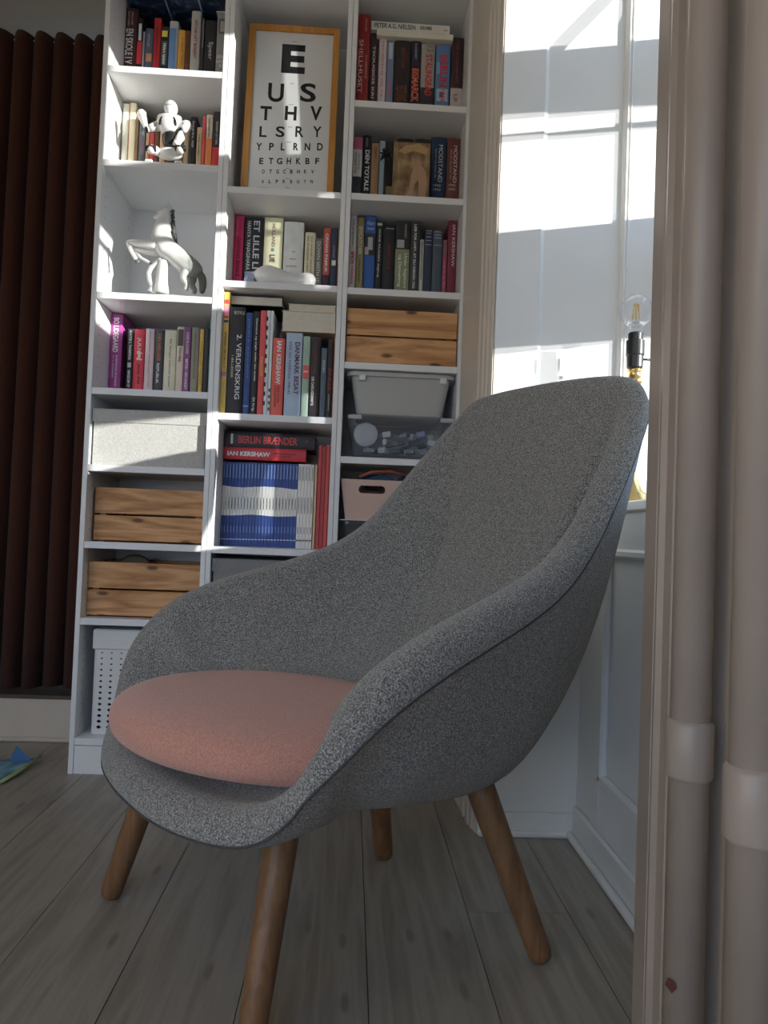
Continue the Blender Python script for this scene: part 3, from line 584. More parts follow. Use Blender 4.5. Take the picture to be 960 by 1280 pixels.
# right bookcase
row((430, 0), 5.053, ZD[7], .12, .17, (625, 665, 65, 760), 'books on the top shelf of the right bookcase', [
 (66, 150, 92, (158, 34, 36), 'red book with cream title SHELLHUSET, leftmost on its shelf', dict(titles=[('SHELLHUSET', .30, .93, .12, .46, (222, 205, 195), .0), ('BOMBERNE', .48, .76, .68, .84, (200, 140, 130)), ('CHRISTIAN AABERG', .05, .2, .55, .72, (200, 140, 130))], rnd=.08)),
 (154, 206, 205, (66, 40, 46), 'dark maroon book with white capitals, beside SHELLHUSET', dict(titles=[('TSOUGIOS KRI', .2, .98, .32, .62, (205, 200, 195), .02)])),
 (209, 259, 220, (206, 192, 192), 'pinkish-white book with pale red lettering', dict(titles=[('FRIHEDENS VEJ TIL', .1, .97, .3, .62, (190, 130, 140))])),
 (262, 306, 262, (112, 126, 156), 'grey-blue book with pink lettering near its foot', dict(titles=[('KRIGSBØRN', .6, .96, .3, .7, (180, 100, 120))], bands=[(.03, .3, (170, 176, 190), .2, .8)])),
 (310, 411, 258, (48, 42, 42), 'thick black book with dark red and brown lettering', dict(titles=[('BEEVOR', .12, .46, .42, .62, (130, 60, 50)), ('ANTONY', .2, .36, .68, .8, (110, 50, 45)), ('FESTUNG', .74, .99, .15, .80, (120, 62, 40))], rnd=.08)),
 (415, 474, 252, (36, 38, 52), 'navy book with orange title BISMARCK', dict(titles=[('BISMARCK', .46, .995, .12, .88, (206, 96, 60), .03), ('SLAGSKIBET', .06, .32, .35, .6, (150, 150, 160))])),
 (478, 564, 280, (150, 148, 144), 'silver book with red title STALINGRAD over a black foot', dict(bands=[(.74, 1, (52, 48, 50))], titles=[('STALINGRAD', .18, .88, .32, .82, (190, 52, 46), .03), ('Antony', .02, .07, .4, .9, (70, 70, 70), .0, 'h'), ('Beevor', .08, .13, .4, .9, (70, 70, 70), .0, 'h')], rnd=.1)),
 (571, 662, 285, (80, 122, 168), 'blue mottled book with red title BERLIN', dict(bands=[(.3, .5, (110, 150, 190), .05, .3), (.75, .96, (150, 170, 190), .1, .9), (.8, .9, (60, 90, 130), .3, .6)], titles=[('BERLIN', .17, .72, .28, .82, (190, 44, 60), .03), ('1945', .76, .96, .4, .7, (190, 44, 60))], rnd=.1)),
 (668, 764, 240, (56, 38, 42), 'dark maroon book with a white foot label, rightmost on its shelf', dict(bands=[(.76, .995, (170, 166, 162)), (.745, .76, (150, 50, 55))], titles=[('PEER SCHAUMBURG', .05, .68, .4, .6, (130, 60, 64)), ('LII', .85, .95, .3, .6, (120, 60, 60))], rnd=.08)),
])
o_, s_ = (430, 0), 5.053
zl = 2.4895
zt = lying(o_, s_, 206, 690, 222, 258, .10, .16, (206, 200, 182), 'cream thin book lying under the white one across the top right row', 'books lying on the top right row', zfix=zl, rnd=.04)
lying(o_, s_, 172, 668, 162, 218, .10, .16, (208, 204, 194), 'white book lying on the top right row with black capitals', 'books lying on the top right row', zfix=zt+.0004, rnd=.05,
      titles=[('PETER A.G. NIELSEN', .04, .56, .2, .76, (30, 30, 32), .01), ('SIDER & REMSER', .62, .77, .3, .7, (60, 60, 60)), ('Po', .93, .97, .25, .5, (190, 60, 60))])
row((430, 0), 5.053, ZD[6], .12, .17, (1212, 1250, 45, 760), 'books on the second shelf of the right bookcase', [
 (47, 106, 864, (184, 90, 130), 'book with pink, white and navy spine bands, leftmost on its shelf', dict(bands=[(.23, .72, (200, 200, 200)), (.72, 1, (50, 56, 72))], titles=[('NATURENS TOD', .28, .66, .15, .4, (90, 90, 95)), ('OG ANDRE', .3, .6, .55, .75, (130, 130, 130))])),
 (109, 161, 855, (30, 29, 31), 'black book with bold white title DEN TOTALE', dict(titles=[('DEN TOTALE', .26, .97, .3, .86, W_, .035), ('KRIGEN', .05, .2, .3, .6, (130, 130, 130))])),
 (164, 213, 906, (166, 124, 80), 'tan book beside DEN TOTALE', dict(titles=[('FJENDEN', .1, .3, .3, .7, (110, 80, 50))])),
 (216, 251, 890, (142, 164, 174), 'narrow blue-grey book left of the gilt picture'),
 (254, 318, 892, (34, 32, 34), 'black book left of the gilt picture', dict(bands=[(.86, .99, (130, 110, 70), .1, .9)])),
 (322, 430, 876, (42, 36, 34), 'dark brown book hidden behind the gilt picture'),
 (433, 538, 880, (52, 44, 42), 'brown-black book hidden behind the gilt picture, beside the navy one'),
 (541, 636, 868, (36, 58, 88), 'navy book with silver title MODSTAND', dict(titles=[('MODSTAND', .13, .76, .5, .78, (205, 205, 200), .0), ('1940', .80, .84, .2, .7, (190, 190, 185), .0, 'h'), ('1943', .87, .91, .2, .7, (190, 190, 185), .0, 'h'), ('BESÆTTELSENS ÅR', .2, .7, .26, .38, (150, 160, 170))], rnd=.1)),
 (641, 738, 874, (104, 54, 50), 'red-brown book with silver title MODSTAND, rightmost on its shelf', dict(titles=[('MODSTAND', .13, .76, .5, .78, (200, 190, 180), .0), ('1943', .78, .82, .2, .7, (190, 180, 170), .0, 'h'), ('1945', .85, .89, .2, .7, (190, 180, 170), .0, 'h'), ('BESÆTTELSENS ÅR', .2, .7, .26, .38, (170, 140, 130))], rnd=.1)),
])
row((420, 240), 5.333, ZD[5], .12, .17, (620, 668, 75, 820), 'books on the third shelf of the right bookcase', [
 (77, 125, 156, (198, 200, 204), 'white book with red lower lettering, leftmost on its shelf', dict(titles=[('SPION', .52, .70, .2, .75, (200, 50, 70), .04), ('HANSEN', .72, .98, .3, .7, (200, 50, 70)), ('HÅNDBOGEN', .06, .45, .3, .6, (90, 90, 95))])),
 (127, 174, 170, (154, 136, 86), 'olive-gold book with white title SPYCATCHER', dict(titles=[('SPYCATCHER', .13, .55, .25, .75, (215, 210, 195), .03), ('THE CANDID', .62, .95, .35, .6, (80, 70, 45))])),
 (178, 252, 156, (48, 96, 168), 'blue book with a black-and-white photograph on its spine', dict(bands=[(.24, .56, (60, 58, 60)), (.30, .48, (180, 176, 172), .3, .75), (.44, .55, (170, 168, 165), .05, .4)], titles=[('Albert', .07, .13, .15, .9, (180, 190, 205), .0, 'h'), ('Speer', .15, .21, .2, .9, (180, 190, 205), .0, 'h')])),
 (256, 298, 204, (40, 39, 42), 'black book with white title, beside the blue photograph book', dict(titles=[('ANNE FRANKS dagbog', .1, .85, .3, .66, (205, 200, 190), .01)], bands=[(.01, .05, (190, 180, 150), .1, .9)])),
 (302, 382, 234, (40, 36, 38), 'thick black hardback with a small dark red title', dict(titles=[('GIESELHAUS', .28, .7, .4, .66, (120, 40, 42))], bands=[(.02, .035, (150, 148, 140), .2, .9)], rnd=.16)),
 (386, 482, 195, (44, 42, 44), 'thick book, black above and olive green below, titled Under hagekors og Dannebrog', dict(bands=[(.42, 1, (118, 128, 88)), (.28, .40, (150, 150, 148), .1, .6)], titles=[('Under hagekors', .48, .995, .58, .86, (220, 218, 205), .01), ('og Dannebrog', .50, .98, .2, .46, (220, 218, 205), .01), ('ANNE HEIDENREICH', .04, .25, .6, .75, (150, 148, 140))], rnd=.08)),
 (486, 547, 200, (54, 54, 56), 'dark grey book with a long white capital title', dict(titles=[('LØB FOR LIVET, AT DU DØDEN DIG', .04, .99, .3, .62, (205, 204, 198), .02)])),
 (550, 577, 316, (168, 170, 160), 'short thin pale grey book beside two blue hardbacks', dict(titles=[('MIN KRIG I HÆREN', .05, .8, .3, .7, (80, 80, 80))])),
 (580, 632, 250, (46, 54, 76), 'dark blue hardback with pale bands near its head', dict(bands=[(.02, .03, (160, 165, 175), .15, .85), (.06, .07, (160, 165, 175), .15, .85), (.12, .13, (160, 165, 175), .15, .85), (.18, .19, (150, 150, 160), .1, .9), (.25, .26, (150, 150, 160), .1, .9)], rnd=.2)),
 (635, 699, 258, (68, 82, 94), 'slate-blue hardback with pale bands near its head', dict(bands=[(.02, .03, (170, 172, 175), .15, .85), (.07, .08, (170, 172, 175), .15, .85), (.12, .13, (170, 172, 175), .15, .85), (.24, .25, (150, 150, 160), .1, .9)], rnd=.2)),
 (703, 732, 320, (150, 62, 82), 'short rose-red paperback beside the burgundy book', dict(bands=[(.02, .3, (96, 92, 92), .3, .9)], titles=[('Livet er en fest', .4, .95, .3, .65, (205, 120, 140))])),
 (736, 808, 190, (116, 38, 54), 'burgundy book with silver capitals, rightmost on its shelf', dict(titles=[('IAN KERSHAW', .06, .65, .42, .78, (196, 180, 176), .01)], rnd=.1)),
])

# ------------------------------------------------------------------ lounge chair
CO = Vector((.813, -.941, 0)); CA = math.radians(212)
CF = Vector((math.cos(CA), math.sin(CA), 0)); CL = Vector((CF.y, -CF.x, 0))     # forward, and towards the far arm
def ch(s_, t_, z_): return CO + CF*s_ + CL*t_ + Vector((0, 0, z_ + .022*t_ - .002))
chair = thing('lounge_chair', 'grey wool high-backed lounge chair with coral seat pad on oak legs', 'chair', tuple(CO))
# rim: forward, half width, height of its crest, band width, direction the outer skin leaves it (forward, inward, down), reach of outer and inner skin
RIM = [(.342, .0, .390), (.335, .11, .390), (.314, .21, .393), (.286, .295, .405), (.264, .352, .432), (.244, .393, .480), (.222, .415, .545), (.160, .425, .607), (.070, .418, .652), (-.040, .398, .688),
       (-.150, .377, .722), (-.250, .360, .764), (-.335, .346, .828), (-.410, .333, .915), (-.490, .315, 1.015), (-.555, .292, 1.100), (-.590, .255, 1.150), (-.606, .185, 1.168), (-.614, .09, 1.175), (-.617, .0, 1.177)]
def cr(P, n):                                   # Catmull-Rom through P
    out = []; m = len(P)-1
    for i in range(n+1):
        q = i/n*m; j = min(int(q), m-1); f = q-j
        p0, p1, p2, p3 = P[max(j-1, 0)], P[j], P[j+1], P[min(j+2, m)]
        out.append(tuple(.5*((2*b)+(c-a)*f+(2*a-5*b+4*c-d)*f*f+(3*b-a-3*c+d)*f**3) for a, b, c, d in zip(p0, p1, p2, p3)))
    return out
NH = 64
half = cr([Vector(p) for p in RIM], NH)
full = [(s_, t_, z_, i/NH) for i, (s_, t_, z_) in enumerate(half)] + [(s_, -t_, z_, i/NH) for i, (s_, t_, z_) in list(enumerate(half))[1:-1][::-1]]
def lerp(tab, u):
    for (a, va), (b, vb) in zip(tab, tab[1:]):
        if u <= b:
            f = (u-a)/(b-a); f = f*f*(3-2*f); return va+(vb-va)*f
    return tab[-1][1]
def bez(p, n): 
    return [p[0]*(1-u)**3 + p[1]*3*u*(1-u)**2 + p[2]*3*u*u*(1-u) + p[3]*u**3 for u in (i/n for i in range(n+1))]
bm = bmesh.new(); cols = []; seam = []; NS = len(full)
for i, (s_, t_, z_, u) in enumerate(full):
    a, b = full[i-1], full[(i+1) % NS]; tx, ty = b[0]-a[0], b[1]-a[1]; L = math.hypot(tx, ty) or 1
    nx, ny = ty/L, -tx/L
    if nx*(s_+.1)+ny*t_ < 0: nx, ny = -nx, -ny
    n3 = Vector((nx, ny, 0)); c = Vector((s_, t_, z_))
    # outward direction of the rim band: level along the arms, tilted back over the head
    hw = lerp([(0, .045), (.25, .036), (.45, .034), (.65, .030), (.85, .026), (1, .024)], u)
    dz = lerp([(0, .046), (.12, .048), (.3, .056), (.5, .055), (.75, .040), (1, .020)], u)
    O3 = c + n3*hw - Vector((0, 0, dz)); I3 = c - n3*hw - Vector((0, 0, .012))
    I3 = c - n3*hw*lerp([(0, 1.6), (.2, 1.2), (.4, 1), (1, 1)], u) - Vector((0, 0, lerp([(0, .004), (.3, .010), (1, .012)], u)))
    arc = [O3 + n3*.004 + Vector((0, 0, .004)), c + n3*hw*.98 - Vector((0, 0, dz*.55)), c + n3*hw*.72 - Vector((0, 0, dz*.14)), c + n3*hw*.25 + Vector((0, 0, .001)), c - n3*hw*.35 - Vector((0, 0, .000)), c - n3*hw*.80 - Vector((0, 0, .005))]
    cb = Vector((-.08, 0, .296)); ci_ = Vector((-.06, 0, .428))
    back = lerp([(0, 0), (.5, 0), (.95, 1), (1, 1)], u)
    down = Vector((0, 0, -1))*1.0 - n3*lerp([(0, 2.6), (.2, 1.8), (.33, .6), (.43, .16), (.6, .12), (1, .30)], u)
    ln = lerp([(0, .05), (.2, .10), (.4, .22), (.6, .30), (.8, .48), (1, .60)], u)
    rad = Vector((s_+.05, t_, 0)); rl = rad.length; rad /= rl
    l1 = lerp([(0, .30), (.25, .30), (.4, .34), (.6, .40), (1, .50)], u)
    outer = bez([O3, O3+down.normalized()*ln, cb+rad*l1+Vector((0, 0, lerp([(0, .070), (.30, .060), (.55, .004), (1, 0)], u))), cb], 12)
    lin_ = lerp([(0, .008), (.2, .03), (.4, .16), (.6, .22), (.8, .42), (1, .52)], u)
    l2 = lerp([(0, .25), (.25, .24), (.4, .25), (1, .30)], u)
    downi = Vector((0, 0, -1)) - n3*lerp([(0, 5.), (.2, 3.), (.30, 1.2), (.4, .25), (.6, .20), (1, .38)], u)
    inner = bez([I3, I3+downi.normalized()*lin_, ci_+rad*l2+Vector((0, 0, .0)), ci_], 12)
    seam.append(ch(*(O3+n3*.001)))
    cols.append([bm.verts.new(ch(*p)) for p in outer[-2::-1]] + [bm.verts.new(ch(*p)) for p in arc] + [bm.verts.new(ch(*p)) for p in inner[:-1]])
for i in range(NS):
    a, b = cols[i], cols[(i+1) % NS]
    for j in range(len(a)-1): bm.faces.new((a[j], a[j+1], b[j+1], b[j]))
v0 = bm.verts.new(ch(-.08, 0, .296)); v1 = bm.verts.new(ch(-.06, 0, .428))
for i in range(NS):
    a, b = cols[i], cols[(i+1) % NS]; bm.faces.new((a[0], b[0], v0)); bm.faces.new((a[-1], b[-1], v1))
shell = put('shell', bm, MAT['felt'], chair, True)
md = shell.modifiers.new('s', 'SUBSURF'); md.levels = 1; md.render_levels = 1
bm = bmesh.new(); tube(bm, seam, .0019, 6, closed=True); put('seam_piping', bm, MAT['seam'], shell, True)
# seat pad: round, domed, softly edged
PC, PR, PB = (.086, 0), (.310, .322), .402
bm = bmesh.new(); prof = [(0.0, .090), (.25, .089), (.5, .086), (.72, .080), (.87, .071), (.95, .060), (.99, .045), (1.0, .028), (.99, .012), (.96, .001), (.88, -.006), (.5, -.010), (0, -.010)]
NP = 56; rings = []
for r, h in prof[1:-1]:
    ring = []
    for i in range(NP):
        a = 2*math.pi*i/NP; cs, sn = math.cos(a), math.sin(a)
        k_ = 1 + (.05*max(0, cs)**2 if r > .8 else 0)
        s_ = PC[0]+PR[0]*r*cs; t_ = PR[1]*r*sn
        tilt = .06*(s_-PC[0])
        ring.append(bm.verts.new(ch(s_, t_, PB + h + tilt)))
    rings.append(ring)
for a, b in zip(rings, rings[1:]):
    for i in range(NP): bm.faces.new((a[i], a[(i+1) % NP], b[(i+1) % NP], b[i]))
va = bm.verts.new(ch(PC[0], 0, PB+.090)); vb = bm.verts.new(ch(PC[0], 0, PB-.010))
for i in range(NP): bm.faces.new((rings[0][i], rings[0][(i+1) % NP], va)); bm.faces.new((rings[-1][i], rings[-1][(i+1) % NP], vb))
pad = put('seat_cushion', bm, MAT['coral'], chair, True); pad['label'] = 'coral pink round seat cushion'
md = pad.modifiers.new('s', 'SUBSURF'); md.levels = 1; md.render_levels = 1
LEGS = [((.379, -.795), (.50, -.82)), ((.735, -1.275), (.775, -1.135)), ((.970, -.570), (.925, -.665)), ((1.248, -1.014), (1.095, -.985))]
for (fx, fy), (tx, ty) in LEGS:
    bm = bmesh.new(); p0, p1 = Vector((fx, fy, .002)), Vector((tx, ty, .385)); d = (p1-p0)
    prof = [(0, .013), (.012, .0198), (.04, .0226), (.3, .0248), (.7, .0276), (1, .0292)]
    tube(bm, [p0+d*k_ for k_, r in prof], [r for k_, r in prof], 20)
    me_o = put('leg', bm, MAT['oak'], chair, True)
    bm = bmesh.new(); tube(bm, [p0+d*-.004, p0+d*.006], [.0105, .0125], 16); put('glide', bm, cm((60, 48, 38)), me_o, True)

# ------------------------------------------------------------------ lamp on the window sill
lx, ly = 1.577, -.515
lamp = thing('table_lamp', 'brass table lamp with a bare clear filament bulb on the window sill', 'lamp', (lx, ly, .885))
bm = bmesh.new(); lathe(bm, [(.062, .8855), (.064, .892), (.060, .900), (.050, .905), (.046, .915), (.030, .925), (.020, .945), (.013, .965), (.011, 1.00), (.016, 1.012), (.011, 1.024), (.010, 1.10), (.0145, 1.115), (.010, 1.13), (.010, 1.195), (.018, 1.203), (.022, 1.212), (.017, 1.219), (.015, 1.232), (.019, 1.236), (.018, 1.242)], (lx, ly, 0), 28); put('brass_stem', bm, MAT['brass'], lamp, True)
bm = bmesh.new(); lathe(bm, [(.018, 1.242), (.0205, 1.246), (.0215, 1.275), (.0222, 1.276), (.0235, 1.278), (.0235, 1.315), (.0185, 1.317), (.0185, 1.334), (.017, 1.336)], (lx, ly, 0), 28); so = put('socket', bm, MAT['black'], lamp, False)
bm = bmesh.new(); tube(bm, [(lx+.02, ly, 1.268), (lx+.040, ly, 1.268)], .0028, 8); lathe(bm, [(.004, .040), (.006, .042), (.006, .048), (.004, .050)], (lx, ly, 1.268), 12, 'X'); put('switch_knob', bm, MAT['black'], so, True)
bc = 1.394
bm = bmesh.new(); pr = [(.0145, 1.337), (.016, 1.350), (.021, 1.358)]
for i in range(3, 19):
    a = -math.pi/2 + math.pi*i/18; pr.append((max(.0005, .0425*math.cos(a)), bc+.0425*math.sin(a)))
lathe(bm, pr, (lx, ly, 0), 32); bulb = put('bulb', bm, MAT['bulb'], lamp, True)
bm = bmesh.new(); lathe(bm, [(.006, 1.337), (.005, 1.35), (.0022, 1.362), (.002, 1.40)], (lx, ly, 0), 12)
put('bulb_stem', bm, MAT['glass'], bulb, True)
bm = bmesh.new()
for i in range(6):
    a = 2*math.pi*i/6; tube(bm, [(lx+.010*math.cos(a), ly+.010*math.sin(a), 1.372), (lx+.006*math.cos(a+.5), ly+.006*math.sin(a+.5), 1.412)], .0015, 6)
put('filament', bm, cm((250, 180, 70), .5, 1.2), bulb, True)

# ------------------------------------------------------------------ framed letter chart
FY, FW = .085, .310; FH = at(368, 32, FY+.05).z - 1.896
fx0 = at(300, 232, FY).x; fz0 = ZB[5]+.001; lean = .05/FH
fx0 += .001
chart = thing('framed_chart', 'honey wood framed letter chart of black capitals leaning in the middle bookcase', 'picture', (fx0+FW/2, FY, fz0))
def fp(u, v, d=0): return (fx0+u, FY + v*lean + d, fz0+v)
def fbox(bm, u0, u1, v0, v1, d0, d1):
    vs = [bm.verts.new(fp(u, v, d)) for d in (d0, d1) for v in (v0, v1) for u in (u0, u1)]
    for f in ((0, 1, 3, 2), (4, 6, 7, 5), (0, 4, 5, 1), (2, 3, 7, 6), (0, 2, 6, 4), (1, 5, 7, 3)): bm.faces.new([vs[i] for i in f])
B_ = .0215
for n_2, b in (('frame_side', (0, B_, 0, FH)), ('frame_side', (FW-B_, FW, 0, FH)), ('frame_rail', (B_+.0003, FW-B_-.0003, FH-B_, FH)), ('frame_rail', (B_+.0003, FW-B_-.0003, 0, B_))):
    bm = bmesh.new(); fbox(bm, *b, 0, .026); put(n_2, bm, MAT['frame'], chart)
bm = bmesh.new(); fbox(bm, B_-.003, FW-B_+.003, B_-.003, FH-B_+.003, .009, .012); put('chart_card', bm, MAT['sheet'], chart)
def letter(c_, a, b, y0, y1, bold):
    Yq = FY + .05*(1-(y0-160)/1060)
    P0, P1 = at(280+a/5.12, (y0+y1)/10.24, Yq), at(280+b/5.12, (y0+y1)/10.24, Yq); zt_, zb_ = at(280+a/5.12, y0/5.12, Yq).z, at(280+a/5.12, y1/5.12, Yq).z
    V, F = [], []; u0, u1, v0, v1 = P0.x-fx0, P1.x-fx0, zb_-fz0, zt_-fz0
    text_into(V, F, c_, lambda u, v: fp(u0+(u1-u0)*u, v0+(v1-v0)*v, .0087), bold); textmesh('letter', V, F, MAT['ink'], chart)
def lrow(y0, y1, items, bold=.03):
    for c_, a, b in items: letter(c_, a, b, y0, y1, bold)
lrow(270, 465, [('E', 368, 520)], .045)
lrow(519, 646, [('U', 281, 382), ('S', 487, 589)], .022)
lrow(667, 762, [('T', 230, 303), ('H', 389, 464), ('V', 551, 626)])
lrow(797, 869, [('L', 225, 272), ('S', 330, 387), ('R', 456, 509), ('Y', 568, 623)], .018)
lrow(904, 954, [('Y', 204, 240), ('P', 287, 317), ('L', 362, 387), ('R', 443, 474), ('N', 515, 551), ('D', 595, 632)])
lrow(1000, 1042, [('E', 224, 250), ('T', 285, 314), ('G', 336, 372), ('H', 400, 428), ('K', 460, 490), ('B', 520, 548), ('F', 583, 608)])
lrow(1075, 1102, [(c_, x-9, x+9) for c_, x in zip('OTGCBHKV', (249, 296, 341, 386, 430, 475, 520, 566))])
lrow(1140, 1164, [(c_, x-8, x+8) for c_, x in zip('ALPRSUYN', (246, 291, 337, 382, 428, 473, 516, 560))])
for yy, xx in ((256, 452), (524, 434), (658, 428), (803, 422), (898, 414), (1068, 405), (1132, 404), (1190, 402)): letter('ooo', xx-14, xx+14, yy-3, yy+3, 0)
p = at(332, 232, .03)
bm = bmesh.new(); ell(bm, (p.x-.006, .035, ZB[5]+.0085), (.034, .014, .008), 18, 8); tag(put('stone', bm, cm((176, 180, 184)), None, True), 'small flat grey stone lying before the framed letter chart', 'stone')

# ------------------------------------------------------------------ wooden crates
def crate(x0, x1, y0, y1, z0, z1, label):
    t = thing('wooden_crate', label, 'crate', ((x0+x1)/2, (y0+y1)/2, z0), 'pine crates'); h = (z1-z0); g = .006; th = .013; z0 += .001
    zs = [(z0+.004, z0+h/2-g/2), (z0+h/2+g/2, z1)]
    for a, b in zs:
        B('plank', MAT['pine'], t, x0, x1, y0, y0+th, a, b, bev=.0012); B('plank', MAT['pine'], t, x0, x1, y1-th, y1, a, b, bev=.0012)
        B('plank', MAT['pine'], t, x0, x0+th, y0+th+.0005, y1-th-.0005, a, b, bev=.0012); B('plank', MAT['pine'], t, x1-th, x1, y0+th+.0005, y1-th-.0005, a, b, bev=.0012)
    for xx in (x0+th+.0005, x1-th-.0205):
        for yy in (y0+th+.0005, y1-th-.0205): B('corner_post', MAT['pine'], t, xx, xx+.02, yy, yy+.02, z0, z1-.004)
    n3_ = 4; ww = (y1-y0-2*th-.002)/n3_
    for i in range(n3_): B('bottom_slat', MAT['pine'], t, x0+th+.001, x1-th-.001, y0+th+.001+ww*i+.002, y0+th+.001+ww*(i+1)-.002, z0+.004, z0+.012)
    return t
def X_(px, py, Y): return at(px, py, Y).x
def Z_(px, py, Y): return at(px, py, Y).z
crate(X_(117, 660, .06), CW-PT-.004, .06, .31, ZA[2], Z_(180, 611, .06), 'pine crate with arched grain, upper of two in the left bookcase')
crate(X_(108, 760, .05), CW-PT-.004, .05, .31, ZA[1], Z_(180, 704, .05), 'pine crate with dark knots, lower of two in the left bookcase')
crate(2*CW+PT+.003, 3*CW-PT-.003, .02, .31, ZD[4], Z_(500, 388, .02), 'pine crate filling its shelf in the right bookcase')
# round things standing in the lower crate
cpl = at(168, 700, .16)
bm = bmesh.new(); lathe(bm, [(.004, -.006), (.062, -.006), (.070, 0), (.062, .006), (.004, .006)], (cpl.x, .17, .489+.130), 32, 'Y'); o = put('disc', bm, cm((96, 84, 60)), None, True); tag(o, 'round olive disc standing in the lower pine crate', 'disc')

# ------------------------------------------------------------------ fabric boxes with lids
def lidbox(x0, x1, y0, y1, z0, z1, lidh, mat, label):
    t = thing('storage_box', label, 'box', ((x0+x1)/2, (y0+y1)/2, z0), 'fabric storage boxes'); z0 += .0006
    B('body', mat, t, x0+.004, x1-.004, y0+.004, y1-.004, z0, z1-lidh+.006, bev=.002)
    bm = bmesh.new(); th = .003
    box(bm, x0, x1, y0, y1, z1-th, z1, bev=.0012)
    for b in ((x0, x1, y0, y0+th), (x0, x1, y1-th, y1), (x0, x0+th, y0+th, y1-th), (x1-th, x1, y0+th, y1-th)): box(bm, *b, z1-lidh, z1-th)
    put('lid', bm, mat, t)
lidbox(PT+.0025, CW-PT-.0025, .014, .33, ZA[3], Z_(185, 513, .014), .042, MAT['linen'], 'light grey linen box with a lid in the left bookcase, sunlit')
lidbox(CW+PT+.0025, 2*CW-PT-.0025, .014, .33, ZB[1], Z_(330, 700, .014), .042, MAT['box_grey'], 'grey felt box with a lid low in the middle bookcase, behind the chair')

# ------------------------------------------------------------------ white perforated basket
bx0, bx1, by0, by1, bz0, bz1 = X_(113, 915, .05), .345, .05, .31, ZA[0]+.001, Z_(150, 787, .05)
t = thing('perforated_basket', 'white plastic basket with diamond holes and a lid on the lowest shelf', 'basket', ((bx0+bx1)/2, .18, bz0))
lid_h = .066; zt_ = bz1-lid_h
bm = bmesh.new()
def holed(fn, nu, nv, bot):
    for i in range(nu):
        for j in range(nv):
            q = .15 + .20*(1-j/(nv-1)); 
            P = [(i, j), (i+1, j), (i+1, j+1), (i, j+1)]; c_ = (i+.5, j+.5)
            D = [(c_[0], c_[1]-q), (c_[0]+q*.8, c_[1]), (c_[0], c_[1]+q), (c_[0]-q*.8, c_[1])]
            Pv = [bm.verts.new(fn(a/nu, b/nv)) for a, b in P]; Dv = [bm.verts.new(fn(a/nu, b/nv)) for a, b in D]
            for k_ in range(4):
                n2 = (k_+1) % 4
                bm.faces.new((Pv[k_], Pv[n2], Dv[k_])); bm.faces.new((Pv[n2], Dv[n2], Dv[k_]))
m_ = .010
holed(lambda u, v: (bx0+m_+(bx1-bx0-2*m_)*u, by0, bz0+.014+(zt_-bz0-.014)*v), 9, 14, 0)
def quad(*p): bm.faces.new([bm.verts.new(q) for q in p])
quad((bx0, by0+.006, bz0), (bx0, by1, bz0), (bx0, by1, zt_), (bx0, by0+.006, zt_)); quad((bx1, by0+.006, bz0), (bx1, by1, bz0), (bx1, by1, zt_), (bx1, by0+.006, zt_))
quad((bx0, by1, bz0), (bx1, by1, bz0), (bx1, by1, zt_), (bx0, by1, zt_)); quad((bx0, by0+.006, bz0), (bx1, by0+.006, bz0), (bx1, by1, bz0), (bx0, by1, bz0))
for xa, xb in ((bx0, bx0+m_), (bx1, bx1-m_)): quad((xa, by0+.006, bz0), (xb, by0, bz0), (xb, by0, zt_), (xa, by0+.006, zt_))
quad((bx0+m_, by0, bz0), (bx1-m_, by0, bz0), (bx1-m_, by0, bz0+.014), (bx0+m_, by0, bz0+.014))
bmesh.ops.remove_doubles(bm, verts=bm.verts[:], dist=.0002)
o = put('body', bm, MAT['plastic'], t); md = o.modifiers.new('th', 'SOLIDIFY'); md.thickness = .002
B('lid', MAT['plastic'], t, bx0-.006, bx1+.006, by0-.006, by1+.006, zt_, bz1, bev=.005)
B('contents', cm((36, 34, 34)), t, bx0+.008, bx1-.008, by0+.02, by1-.008, bz0+.004, zt_-.01)

# ------------------------------------------------------------------ plastic tubs
def tub(name, mat, x0, x1, y0, y1, z0, z1, taper, rim, label, cat, grp, th=.0025, parent=None, rimh=.012):
    t = thing(name, label, cat, ((x0+x1)/2, (y0+y1)/2, z0), grp)
    def ring(zz, ins, r):
        pts = []
        for cx, cy, a0 in ((x1-ins-r, y1-ins-r, 0), (x0+ins+r, y1-ins-r, 90), (x0+ins+r, y0+ins+r, 180), (x1-ins-r, y0+ins+r, 270)):
            for k_ in range(5):
                a = math.radians(a0+22.5*k_); pts.append((cx+r*math.cos(a), cy+r*math.sin(a), zz))
        return pts
    bm = bmesh.new(); R = [ring(z0+.001, taper+rim+.01, .02), ring(z0+.006, taper+rim, .025), ring(z1-rimh, rim, .025), ring(z1-rimh, 0, .03), ring(z1-.003, 0, .03), ring(z1, .003, .028), ring(z1, rim-.002, .025),
         ring(z0+.009, taper+rim+th, .023)]
    vs = [[bm.verts.new(p) for p in r] for r in R]
    for a, b in zip(vs, vs[1:]):
        for i in range(20): bm.faces.new((a[i], a[(i+1) % 20], b[(i+1) % 20], b[i]))
    bm.faces.new(vs[0][::-1]); bm.faces.new(vs[-1])
    put('body', bm, mat, t); return t
ty0, ty1 = .012, .30
zc0 = ZD[3]+.001; zc1 = Z_(500, 520, ty0)
t = tub('clear_tub', MAT['clear'], 2*CW+PT+.006, 3*CW-PT-.006, ty0, ty1, zc0, zc1, .022, .012, 'clear plastic tub full of grey toy bricks, under the milky tub', 'tub', 'plastic tubs on the right bookcase', rimh=.016)
zm1 = Z_(500, 466, ty0)
for xx in (.835, 1.135): B('rim_clip', MAT['milky'], t, xx, xx+.045, ty0-.002, ty0+.012, zc1-.016, zc1-.001, bev=.003)
